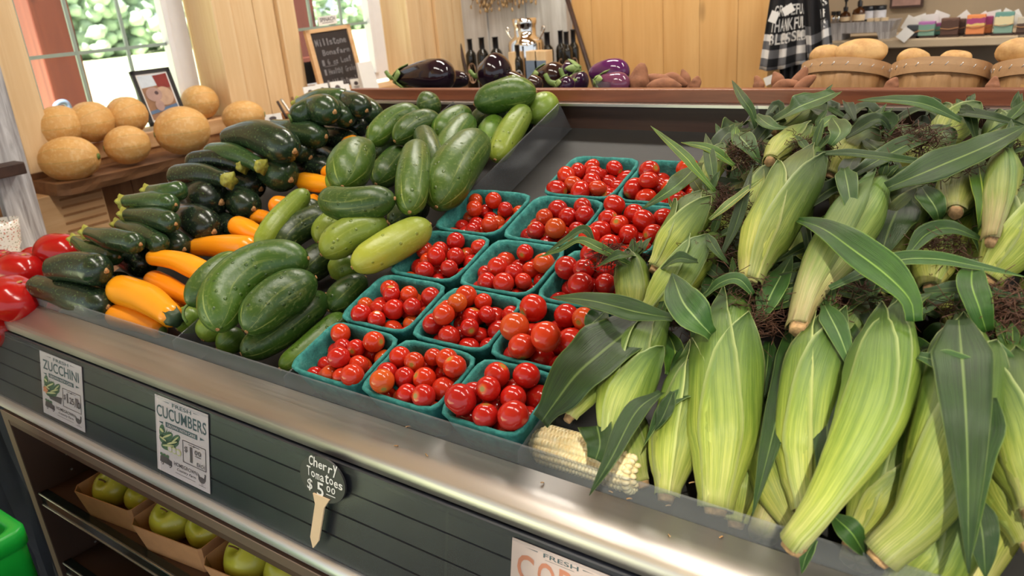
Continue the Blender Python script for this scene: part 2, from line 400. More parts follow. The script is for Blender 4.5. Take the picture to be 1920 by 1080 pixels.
    D['husk2'] = husk('corn_husk_dry', [(0, srgb(160,122,94)), (.10, srgb(214,186,144)), (.28, srgb(226,208,160)), (.46, srgb(184,194,112)), (.7, srgb(136,164,84)), (1, srgb(104,140,70))]); D['husk2_s'] = D['husk2']
    x = M('corn_leaf'); uv = x.n('TexCoord').outputs['UV']; sx = x.n('SeparateXYZ', Vector=uv); u, vv = sx.outputs[0], sx.outputs[1]
    vein = x.noise(x.n('CombineXYZ', X=x.math('MULTIPLY', u, 1.0), Y=x.math('MULTIPLY', vv, .03)).outputs[0], 60, 3, .6); blot = x.noise(x.coord(), 22, 3)
    c = x.ramp(blot, [(.3, srgb(22,48,22)), (.55, srgb(38,70,28)), (.8, srgb(68,96,38))])
    c = x.mix(x.math('MULTIPLY', x.ramp(vein, [(.4,(1,1,1)),(.6,(0,0,0))]), .38), c, srgb(84,118,54))
    mid = x.ramp(x.math('ABSOLUTE', x.math('SUBTRACT', u, .5)), [(.012, (1,1,1)), (.035, (0,0,0))]); c = x.mix(x.math('MULTIPLY', mid, .55), c, srgb(176,190,128))
    edge = x.ramp(x.math('ABSOLUTE', x.math('SUBTRACT', u, .5)), [(.475, (0,0,0)), (.495, (1,1,1))]); c = x.mix(x.math('MULTIPLY', edge, .5), c, srgb(170,182,110))
    c = x.mix(1, c, (.62,.70,.50), 'MULTIPLY'); c = x.mix(1, c, objcol(x), 'MULTIPLY'); x.base(c); x.bump(vein, .6, .0012); D['leaf'] = x.set(Roughness=.42, Specular_IOR_Level=.45)
    D['silk'] = plain('corn_silk', srgb(74,44,28), .7, var=.4, scale=200)
    D['cut'] = plain('cut_shank', srgb(160,128,90), .8, var=.5, scale=160)
    x = M('white_kernels'); x.base(x.ramp(x.noise(x.coord(), 120, 2), [(.3, srgb(236,214,160)), (.7, srgb(250,238,200))])); D['kernel'] = x.set(Roughness=.28, Subsurface_Weight=.15, Subsurface_Radius=(.004,.003,.002))
    # apple, eggplant, potato
    x = M('yellow_green_apple'); v = x.coord(); c = x.ramp(x.noise(v, 12, 3), [(.35, srgb(166,170,50)), (.6, srgb(190,188,70)), (.8, srgb(206,190,104))])
    vo = x.n('TexVoronoi', Vector=v, Scale=95.0); c = x.mix(x.math('MULTIPLY', x.ramp(vo.outputs['Distance'], [(.08,(1,1,1)),(.16,(0,0,0))]), .4), c, srgb(224,216,150)); x.base(c); D['apple'] = x.set(Roughness=.28)
    x = M('eggplant_skin'); x.base(x.mix(.0, objcol(x), (0,0,0))); D['egg'] = x.set(Roughness=.09, Specular_IOR_Level=.6)
    D['calyx'] = plain('eggplant_calyx', srgb(126,150,84), .55, var=.25, scale=60)
    x = M('potato_skin'); v = x.coord(); c = x.ramp(x.noise(v, 22, 5, .7), [(.3, srgb(170,124,72)), (.55, srgb(206,166,108)), (.8, srgb(220,186,132))])
    vo = x.n('TexVoronoi', Vector=v, Scale=38.0); c = x.mix(x.math('MULTIPLY', x.ramp(vo.outputs['Distance'], [(.08,(1,1,1)),(.17,(0,0,0))]), .7), c, srgb(120,84,50)); x.base(c); x.bump(x.noise(v, 60, 4), .3, .002); D['potato'] = x.set(Roughness=.6)
    x = M('sweet_potato_skin'); v = x.coord(); x.base(x.ramp(x.noise(v, 30, 5, .7), [(.3, srgb(118,76,54)), (.6, srgb(158,106,76)), (.8, srgb(184,136,104))])); x.bump(x.noise(v, 70, 4), .4, .003); D['sweet'] = x.set(Roughness=.8)
    return D
MT = produce_mats()

# ================================================================ THE SETTING
def sbox(name, m, *b, bevel=None):
    g = G(); g.box(*b); return mk(name, g, m, kind='structure', smooth=False, bevel=bevel)
FZ = -1.40
fl = wood('floor_boards', srgb(74,60,48), srgb(48,38,30), 'y'); sbox('floor', fl, -2.5, 3.2, -3.0, 3.3, FZ-.05, FZ)
sbox('ceiling', wood('ceiling_boards', srgb(206,166,118), srgb(176,132,86), 'x'), -2.45, 3.2, -3.0, 3.3, 1.25, 1.30)
# left wall: boards with two window openings
XW = -2.30
g = G()
def wallboards(g, y0, y1, z0, z1, wdt, x=XW, d=.12, m=0):
    y = y0
    while y < y1-.01:
        ye = min(y+wdt, y1); g.box(x-d, x-(.002 if int((y-y0)/wdt) % 2 else 0), y+.0012, ye-.0012, z0, z1, m); y = ye
    g.box(x-d-.01, x-d, y0, y1, z0, z1, m)
wallboards(g, -.4, 1.0, FZ, -.352, .20); wallboards(g, 1.0, 2.9, FZ, -.352, .20)
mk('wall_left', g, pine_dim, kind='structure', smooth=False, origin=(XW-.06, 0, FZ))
g = G(); wallboards(g, -.4, 1.0, -.352, 1.25, .20); wallboards(g, 1.585, 1.913, -.352, 1.25, .17); wallboards(g, 2.482, 2.9, -.352, 1.25, .105)
wallboards(g, 1.0, 1.585, .62, 1.25, .2); wallboards(g, 1.913, 2.482, .62, 1.25, .2)
mk('wall_left_upper', g, pine_z, kind='structure', smooth=False, origin=(XW-.06, 0, -.352))
tn = [0]
def trim(m, *b):
    tn[0] += 1; return sbox('trim_%d' % tn[0], m, *b, bevel=.003)
trim(pine_z, XW, XW+.022, .925, 1.003, -.352, .70)
trim(pine_z, XW, XW+.022, 1.585, 1.655, -.352, .70)
trim(pine_z, XW, XW+.022, 1.842, 1.913, -.352, .70)
trim(pine_z, XW, XW+.022, 2.482, 2.55, -.352, .70)
trim(pine_z, XW+.002, XW+.02, 2.66, 2.70, -.352, 1.25)
trim(pine_y, -2.44, XW+.006, .99, 1.60, -.352, -.305)        # heavy sill of the first window
trim(pine_y, -2.44, XW+.006, 1.90, 2.49, -.352, -.305)
def window(i, y0, y1, vs_):
    f = G(); x0, x1 = -2.45, -2.415
    f.box(x0, x1, y0, y0+.06, -.29, .62); f.box(x0, x1, y1-.065, y1, -.29, .62); f.box(x0, x1, y0+.06, y1-.065, -.29, -.262); f.box(x0, x1, y0+.06, y1-.065, .56, .62)
    f.box(x0+.01, x1+.012, y1-.085, y1-.065, -.262, .56); f.box(x0+.01, x1+.012, y0+.04, y0+.06, -.262, .56)
    w_ = mk('window_%d' % i, f, white_pvc, kind='structure', smooth=False, bevel=.003)
    p = G(); p.box(-2.436, -2.432, y0+.05, y1-.05, -.28, .6); mk('pane', p, pane_glass, w_, smooth=False)
    q = G()
    for y in vs_: q.box(-2.428, -2.420, y-.005, y+.005, -.265, .57)
    for z in (-.062, .16, .38): q.box(-2.4285, -2.4205, y0+.05, y1-.07, z-.005, z+.005)
    mk('muntin', q, muntin_m, w_, smooth=False)
window(1, .985, 1.575, (1.062, 1.202, 1.358)); window(2, 1.925, 2.475, (2.10, 2.255))
# back wall: vertical pine panel, then the grey-beige recess behind the shelf
g = G(); x = -2.45; k = 0
while x < -.955:
    xe = min(x+.155+.02*math.sin(k*2.3), -.945); g.box(x+.0008, xe-.0008, 2.90, 2.95, FZ, 1.25); x = xe; k += 1
g.box(-2.45, -.946, 2.945, 2.96, FZ, 1.25)
mk('wall_back', g, pine_orange, kind='structure', smooth=False, origin=(-1.6, 2.92, FZ))
beige = plain('beige_wall', srgb(150,134,112), .85, var=.10, scale=5)
sbox('wall_back_recess', beige, -1.0, 3.2, 3.20, 3.25, FZ, 1.25)
sbox('wall_back_return', pine_orange, -.962, -.946, 2.96, 3.20, FZ, 1.25)
# outdoors: lawn, tree line, porch posts
grass = plain('sunlit_lawn', srgb(212,222,176), .9, var=.15, scale=2)
g = G(); g.box(-90, -2.7, -30, 110, FZ-.3, FZ-.25); mk('ground', g, grass, kind='structure', smooth=False)
leafm = plain('tree_foliage', srgb(170,190,166), .8, var=.25, scale=2)
g = G(); rr = random.Random(5)
for i in range(1500):
    d = ray(rr.uniform(-200, 760), 20); d = d*(rr.uniform(46, 56)/abs(d.x)); s_ = rr.uniform(.25, .65); z = FZ-.25+s_*.5+rr.random()**1.3*4.6
    g.blob((d.x, d.y, z), ((s_,0,0),(0,s_,0),(0,0,s_*.8)), 7, 5, disp=lambda q, th, ph: 1+.4*noise.noise(q*2.7+Vector((i*.7,0,0))))
mk('tree_line', g, leafm, label='soft green line of trees along the far edge of the lawn outside', cat='trees', kind='stuff')
post_m = wood('red_stained_post', srgb(122,62,44), srgb(92,44,32), 'z', freq=.6)
def post(px, X, wdt, lab, box=False):
    d = onx(px, 60, X); t = G(); t.box(X-wdt, X, d.y-wdt/2, d.y+wdt/2, FZ-.25, 1.2); o = mk('porch_post', t, post_m, label=lab, cat='post', smooth=False, bevel=.006)
post(105, -3.7, .17, 'red stained porch post outside the left window'); post(572, -3.3, .17, 'red stained porch post outside the far window')
def rail_outside():
    g = G(); X = -3.2; a = onx(548, 112, X); b = onx(592, 108, X)
    g.box(X-.05, X, a.y, b.y, a.z-.02, a.z)
    for i in range(5): y = a.y+(b.y-a.y)*(i+.5)/5; g.box(X-.03, X-.01, y-.03, y+.03, a.z-.5, a.z-.02)
    mk('porch_railing', g, post_m, label='red porch railing panel low outside the far window, left of the chalkboard', cat='railing', smooth=False)
rail_outside()
# metal chair back outside (bluish loop above the melons)
g = G(); X = -3.0; g.tube([onx(103,215,X), onx(104,200,X), onx(112,192,X), onx(124,193,X), onx(131,205,X), onx(133,225,X)], .010, 8, 24); g.tube([onx(103,215,X), onx(105,260,X), onx(106,330,X), onx(106,330,X)+Vector((0,0,FZ-.25-onx(106,330,X).z))], .01, 8, 6); g.tube([onx(133,225,X), onx(134,260,X), onx(135,330,X), onx(135,330,X)+Vector((0,0,FZ-.25-onx(135,330,X).z))], .01, 8, 6)
mk('patio_chair_back', g, plain('blue_grey_metal', srgb(120,140,170), .4), label='blue-grey looped metal chair back outside the left window', cat='chair')

# ================================================================ THE DISPLAY CASE
XL, XR = -1.432, 1.0
case = empty('display_case', (-.2, .85, FZ), 'long brown and steel produce display case with sloping tray and price rail', 'display case')
g = G()                                                        # sloping tray
g.prism([(.50, D0+DS*.50), (1.236, D0+DS*1.236), (1.236, D0+DS*1.236-.02), (.50, D0+DS*.50-.02)], XL, XR); mk('tray_floor', g, deck_mat, case, smooth=False)
g = G(); g.prism([(1.234, -.30), (1.234, -.197), (1.262, -.197), (1.262, -.30)], XL, XR); mk('back_board', g, dark_board, case, smooth=False)
g = G(); g.prism([(1.222, -.197), (1.222, -.1925), (1.30, -.1895), (1.30, -.197)], XL-.01, XR); mk('steel_cap', g, steel_m, case, smooth=False)
g = G(); g.box(-1.335, XR, 1.238, 1.262, -.192, -.1695); mk('top_rail', g, rail_wood, case, smooth=False, bevel=.0025)
g = G()                                                        # steel ledge, rounded nose and lip
prof = [(.5165, -.4302), (.486, -.4452), (.480, -.4478), (.4765, -.4505), (.4742, -.4545), (.4736, -.460), (.4736, -.4660), (.479, -.4660), (.482, -.455), (.5165, -.438)]
g.prism(prof, XL-.012, XR); mk('steel_ledge', g, steel_m, case, smooth=True, bevel=None)
g = G(); g.box(XL+.012, XR, .5175, .5205, -.482, -.4078); mk('front_guard', g, acrylic, case, smooth=False, bevel=.0008, label='clear acrylic guard strip')
g = G(); g.box(XL, XR, .479, .5175, -.52, -.452); mk('front_beam', g, black_mat, case, smooth=False)
# price rail
ST = Vector((0, .4705, -.4675)); SD = Vector((0, -.0255, -.1180)); SN = Vector((0, -SD.z, SD.y)).normalized()*-1
if SN.y > 0: SN = -SN
def strip(px, py, off=0):
    d = ray(px, py); o = ST+SN*off; return d*(o.dot(SN)/d.dot(SN))
def sp_(x, t, off=0): p = ST+SD*t+SN*off; return Vector((x, p.y, p.z))
g = G(); pr = []
for i in range(4):
    t0, t1 = i/4, (i+1)/4
    pr += [(ST+SD*t0+SN*.000), (ST+SD*(t0+.008)+SN*.0018), (ST+SD*(t1-.012)+SN*.0018), (ST+SD*(t1-.004)+SN*.000)]
pr += [ST+SD-SN*.012, ST-SN*.012]
slat_m = plain('dark_slatted_rail', srgb(24,26,36), .38, var=.25, scale=12)
g.prism([(p.y, p.z) for p in pr], -1.66, XR); mk('price_rail', g, slat_m, case, smooth=False)
cuts = [-1.655, strip(303, 737).x, strip(847, 955).x, XR-.01]
for a, b in zip(cuts, cuts[1:]):
    g = G(); A, B = a+.002, b-.002
    g.slab(sp_(A, .03, .006), (B-A, 0, 0), SD*.95, SN*.0012)
    g.slab(sp_(A, -.03, .004), (B-A, 0, 0), SD*.07, SN*.0048)
    mk('clear_label_holder', g, label_clear, case, smooth=False, bevel=.0005, label='clear plastic label holder')
g = G(); c = Vector((0, .4415, -.5935)); g.tube([Vector((-1.66, c.y, c.z)), Vector((XR, c.y, c.z))], .0098, 20, 2); mk('aluminium_tube', g, alu_m, case)
# base cabinet
g = G(); g.box(XL-.02, XR, .4305, .47, -.628, -.604); mk('base_top_bar', g, brown_lam, case, smooth=False, bevel=.001)
g = G(); g.box(XL-.0195, XR, .4290, .4305, -.616, -.602); mk('bar_edge', g, brown_frame, case, smooth=False)
g = G(); g.box(XL-.02, XL, .4310, 1.26, FZ+.002, -.628)
g.prism([(.47, -.628), (.50, -.50), (1.262, D0+DS*1.262-.021), (1.262, -.628)], XL-.02, XL)
mk('side_panel', g, brown_lam, case, smooth=False)
g = G(); g.box(XL-.021, XL+.001, .4295, .4312, FZ+.002, -.604); mk('side_edge', g, brown_frame, case, smooth=False)
g = G(); g.box(XL, XR, 1.0, 1.02, FZ+.002, -.56); mk('back_panel', g, brown_lam, case, smooth=False)
SZ = -.775
for zz, nm in ((SZ, 'shelf'), (SZ-.155, 'shelf')):
    g = G(); g.box(XL+.002, XR, .452, .998, zz-.012, zz); s_ = mk(nm, g, brown_lam, case, smooth=False)
    g = G(); g.box(XL+.002, XR, .437, .452, zz-.022, zz+.004); mk('shelf_rail', g, plain('glossy_black_rail', (.012,.02,.018), .12), s_, smooth=False, bevel=.002)
    g = G(); g.box(XL+.002, XR, .4355, .437, zz+.001, zz+.004); g.box(XL+.002, XR, .4355, .437, zz-.022, zz-.020); mk('rail_trim', g, alu_m, s_, smooth=False)
g = G()
for i in range(9):
    for y in (.50, .90): g.disc((XL+.0005, y, -.66-.033*i), .0022, (0,1,0), (0,0,1), (.0006,0,0), 10)
mk('shelf_pin_hole', g, alu_m, case, smooth=False)
g = G()
# centre upright of the base seen at the bottom of the photo
ux = onx(575, 1075, 0.0) if False else ony(575, 1070, .431)
g.box(ux.x, ux.x+.03, .4300, .46, FZ+.002, -.628); mk('front_stile', g, brown_frame, case, smooth=False)
# acrylic dividers
def divider(x, y1, lab):
    a = dk(x, .523); b = dk(x, y1); h0 = .0635
    g = G(); t = .003
    c = [dk(x-t/2, .5225, .001), dk(x+t/2, .5225, .001), dk(x+t/2, y1, .001), dk(x-t/2, y1, .001)]
    top = [dk(x-t/2, .5225-.01, h0), dk(x+t/2, .5225-.01, h0), dk(x+t/2, y1-.018, h0), dk(x-t/2, y1-.018, h0)]
    for q in (0, 1): top[q].y = .5225; 
    g.hexa(c+top); mk('divider', g, acrylic_div, label=lab, cat='divider', group='acrylic tray dividers', smooth=False, bevel=.0008)
divider(-1.0, 1.228, 'smoky acrylic divider between the yellow squash and the cucumbers, only its back corner showing')
divider(-.757, 1.228, 'smoky acrylic divider between the cucumbers and the tomato baskets')
divider(-.402, 1.228, 'smoky acrylic divider between the tomato baskets and the corn')

# rear (far) side of the island, sloping away: carries eggplants, sweet potatoes and potato baskets
RS = .335
EY2, EN2 = Vector((0, 1, -RS)).normalized(), Vector((0, RS, 1)).normalized()
def rear(x, y, h=0): return Vector((x, y, -.205-RS*(y-1.28)+h))
g = G(); g.prism([(1.262, -.199), (2.15, -.205-.335*.87), (2.15, -.225-.335*.87), (1.262, -.219)], -1.42, XR); mk('rear_tray_floor', g, deck_mat, case, smooth=False)
g = G(); g.box(-1.42, XR, 2.15, 2.17, FZ+.002, -.46); mk('rear_panel', g, brown_lam, case, smooth=False)

# ================================================================ PRICE SIGNS
paper_w = plain('printed_sign_paper', srgb(206,194,196), .7, var=.04)
paper_p = plain('pale_pink_sign_paper', srgb(214,192,184), .7, var=.03)
ink_g = plain('slate_green_ink', srgb(72,92,96), .7); ink_d = plain('green_artwork', srgb(74,104,74), .7); ink_l = plain('pale_artwork', srgb(196,196,140), .7)
ink_o = plain('orange_artwork', srgb(216,140,96), .7); ink_k = plain('brown_grey_ink', srgb(84,74,76), .7); ink_c = plain('terracotta_ink', srgb(206,134,104), .7)
def sign(corners, label, title, price, each, kind):
    TL, TR, BL, BR = [strip(*c, .0038) for c in corners]
    u = ((TR-TL)+(BR-BL))*.5; u = Vector((u.x, 0, 0)); v = SD.normalized()*(((BL-TL)+(BR-TR))*.5).length
    o = (TL+BL-v)*.5; o = ST+SD*((o-ST).dot(SD)/SD.dot(SD))+SN*.0038; o.x = (TL.x+BL.x)/2
    P = Plane(o, u, v, .0003)
    g = G(); g.slab(o, u, v, -SN*.0006); card = mk('price_sign', g, paper_p if kind == 'corn' else paper_w, label=label, cat='sign', smooth=False, group='price signs on the rail')
    g = G(); P.n = SN
    P.text(g, 'FRESH', .34, .035, .70, .085, 0); 
    if kind != 'corn': P.text(g, title, .03 if len(title) > 8 else .07, .115, .97 if len(title) > 8 else .93, .27, 0)
    P.shape(g, [(.14,.05),(.28,.045),(.28,.055)], 0); P.shape(g, [(.86,.05),(.74,.045),(.74,.055)], 0)
    if kind != 'corn':
        P.quad(g, .2, .31, .8, .375, 1)
        P.text(g, 'GROWN WITH CARE', .23, .323, .77, .362, 4, k=2)
        P.shape(g, [(.06,.34),(.15,.325),(.15,.36)], 0); P.shape(g, [(.94,.34),(.85,.325),(.85,.36)], 0)
        # artwork: heap of vegetables
        for a, b, ra, rb, rot in ((.12,.45,.05,.09,.3),(.22,.50,.13,.055,-.5),(.32,.56,.14,.055,-.4),(.24,.62,.15,.06,-.25),(.38,.50,.12,.05,-.7),(.14,.56,.08,.06,.2)):
            P.ell(g, a, b, ra, rb, 2, rot=rot); P.ell(g, a, b-.006, ra*.8, rb*.22, 3, k=2, rot=rot)
        for i in range(6): P.shape(g, [(.1+.03*i,.46),(.08+.05*i,.40-.01*(i % 2)),(.13+.03*i,.45)], 2)
        if kind == 'cucumber':
            for a in (.44, .36, .28): P.ell(g, a, .645, .05, .045, 3, k=3); P.ell(g, a, .645, .034, .03, 4, k=4)
        else:
            P.shape(g, [(.14,.66),(.5,.62),(.47,.73),(.2,.72)], 5); 
            for i in range(5):
                t = 2*PI*i/5; P.ell(g, .10+.035*math.cos(t), .60+.028*math.sin(t), .03, .022, 6, k=3, rot=t)
        # price plate outline
        x0, y0, x1, y1 = .52, .45, .95, .74; w_ = .008
        for q in ((x0,y0,x1,y0+w_),(x0,y1-w_,x1,y1),(x0,y0,x0+w_*1.3,y1),(x1-w_*1.3,y0,x1,y1)): P.quad(g, *q, 5, k=2)
        P.quad(g, .63, .478, .84, .484, 5, k=2); P.ell(g, .735, .481, .015, .010, 5, k=3)
        if each:
            P.hand(g, '$', .55, .52, .62, .60, 5, .02, k=3); P.hand(g, '1', .62, .50, .74, .70, 5, 0, k=3); P.hand(g, '00', .74, .515, .87, .575, 5, .02, k=3); P.quad(g, .75, .59, .86, .597, 5, k=3)
            P.hand(g, 'EACH', .78, .665, .93, .715, 5, .02, k=3)
        else: P.hand(g, '$', .545, .54, .60, .63, 5, 0, k=3); P.hand(g, '1', .60, .51, .67, .66, 5, 0, k=3); P.text(g, '.25', .665, .55, .79, .65, 5, k=3); P.text(g, '/lb', .80, .52, .935, .67, 5, k=3)
        # farm truck
        P.shape(g, [(.07,.80),(.12,.76),(.22,.76),(.25,.80),(.30,.81),(.30,.88),(.06,.87)], 5)
        for a in (.11, .26): P.ell(g, a, .885, .025, .022, 5); P.ell(g, a, .885, .012, .011, 4, k=2)
        for a in (.10, .16, .22): P.ell(g, a, .765, .03, .02, 2, k=2)
        P.text(g, 'HOMEGROWN', .34, .79, .78, .84, 5); P.text(g, 'Country Farm', .38, .86, .74, .905, 5, slant=.06); P.quad(g, .36, .93, .74, .935, 5)
        # hen
        P.ell(g, .86, .87, .06, .04, 5); P.shape(g, [(.80,.87),(.79,.79),(.84,.85)], 5); P.shape(g, [(.89,.86),(.92,.78),(.94,.80),(.93,.87)], 5); P.ell(g, .925, .79, .016, .014, 5); P.quad(g, .85,.90,.855,.945,5); P.quad(g, .875,.90,.88,.945,5); P.quad(g,.80,.945,.93,.95,5)
    else:
        P.hand(g, title, .06, .14, .94, .46, 7, .01, k=1)
        P.quad(g, .36, .105, .66, .109, 0); 
    return mk('sign_print', g, [ink_g, ink_g, ink_d, ink_l, paper_w, ink_k, ink_o, ink_c], card, smooth=False)
sign([(80,661),(158,690),(76,768),(154,808)], 'paper zucchini price sign with a $1.25 a pound price, left end of the rail', 'ZUCCHINI', '$1.25/lb', False, 'zucchini')
sign([(300,741),(397,792),(286,875),(387,925)], 'paper cucumbers price sign with a $1.00 each price', 'CUCUMBERS', '$1.00', True, 'cucumber')
sign([(964,1010),(1150,1088),(950,1160),(1125,1250)], 'pale pink corn price sign with orange letters, cut by the photo\'s bottom edge', 'CORN', '', False, 'corn')
# round chalk tag on a wooden stake
cc = strip(607, 898, .010); uu = Vector((1,0,0)); vv = SD.normalized(); rx = (strip(650,912,.010)-strip(566,888,.010)).length/2; ry = (strip(603,938,.010)-strip(611,860,.010)).length/2
g = G(); g.disc(cc, 1, uu, vv, SN*.0025, 40, rx=rx, ry=ry); tagd = mk('chalk_tag', g, plain('chalkboard_black', (.018,.018,.02), .5), label='black oval chalk tag on a pale wooden stake, cherry tomatoes price', cat='price tag', smooth=False)
P = Plane(cc-uu*rx-vv*ry+SN*.0027, uu*2*rx, vv*2*ry, .0003); P.n = SN; g = G()
P.hand(g, 'Cherry', .20, .04, .84, .26, 0, .06, drop=.02); P.hand(g, 'Tomatoes', .16, .30, .96, .52, 0, .05, drop=.03); P.hand(g, '$', .16, .58, .30, .86, 0, 0); P.hand(g, '5', .38, .58, .56, .90, 0, 0); P.hand(g, '00', .60, .58, .80, .72, 0, .02); P.quad(g, .60, .77, .80, .79)
mk('chalk_writing', g, chalk, tagd, smooth=False)
g = G(); a = strip(604, 930, .0125); b = strip(589, 1026, .0125); s0, s1 = .0135, .0075; L_ = b-a
g.hexa([a+uu*-s0, a+uu*s0, a+L_*.18+uu*s1, a+L_*.18-uu*s1]+[q+SN*.0018 for q in (a+uu*-s0, a+uu*s0, a+L_*.18+uu*s1, a+L_*.18-uu*s1)])
g.hexa([a+L_*.18-uu*s1, a+L_*.18+uu*s1, a+L_*.82+uu*s1*.95, a+L_*.82-uu*s1*.95]+[q+SN*.0018 for q in (a+L_*.18-uu*s1, a+L_*.18+uu*s1, a+L_*.82+uu*s1*.95, a+L_*.82-uu*s1*.95)])
g.hexa([a+L_*.82-uu*s1*.95, a+L_*.82+uu*s1*.95, b+uu*.0006, b-uu*.0006]+[q+SN*.0018 for q in (a+L_*.82-uu*s1*.95, a+L_*.82+uu*s1*.95, b+uu*.0006, b-uu*.0006)])
mk('wooden_stake', g, plain('pale_birch', srgb(222,196,160), .7, var=.05), tagd, smooth=False)

# ================================================================ LONG PRODUCE
def lerp(a, b, t): return a+(b-a)*t
def sm(t): t = max(0, min(1, t)); return t*t*(3-2*t)
def endcap(t, a, b):
    k = 1
    if t < a: k = math.sqrt(max(0, 1-((a-t)/a)**2))
    if t > 1-b: k = min(k, math.sqrt(max(0, 1-((t-1+b)/b)**2)))
    return k
def plen(P): return sum(((P[i+1]-P[i]).length for i in range(len(P)-1)), 0)
def D(pts): return [deck(*p) for p in pts]
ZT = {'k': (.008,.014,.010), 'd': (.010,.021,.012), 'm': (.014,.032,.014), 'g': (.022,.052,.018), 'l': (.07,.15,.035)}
def zucchini(pts, r, tone, label, crown=False, scar=True, name='zucchini', col=None, flute=.03):
    P = D(pts); L = plen(P); r = r/1000; a = min(.45, .55*r/L); b = min(.45, 1.05*r/L)
    g = G(); ph = R_.uniform(0, 6)
    nr = .62 if crown else .72
    g.loft(P, lambda t: r*lerp(nr, 1, sm(t*1.5))*endcap(t, a, b)*(1+.02*math.sin(9*t+ph)), 26, 20, ease=True,
           prof=lambda t, A: 1+flute*math.cos(5*A+ph)*(1.15-t))
    o = mk(name, g, MT['squash'] if col else MT['zuc'], label=label, cat='squash' if name == 'yellow_squash' else 'zucchini', group='yellow squash in the case' if col else 'zucchini heaped in the case', color=col or ZT[tone])
    S = spline(P, 40); d0 = (S[0]-S[2]).normalized(); d1 = (S[-1]-S[-3]).normalized()
    if crown:
        g = G(); rc = r*.52
        g.loft([S[0]-d0*.010, S[0]+d0*.006], lambda t: rc*(1+.25*t), 5, 20, prof=lambda t, A: 1+.20*math.cos(5*A)*t)
        mk('stem_end', g, MT['crown'], o)
    elif R_.random() < .6:
        g = G(); g.loft([S[0]-d0*.004, S[0]+d0*.003], lambda t: r*.33, 3, 12); mk('stem_end', g, MT['stem'], o)
    if scar:
        g = G(); g.loft([S[-1]-d1*.002, S[-1]+d1*.0012], lambda t: r*.20*(1-.3*t), 3, 12, prof=lambda t, A: 1+.12*math.cos(3*A)); mk('blossom_scar', g, MT['scar'], o)
    return o
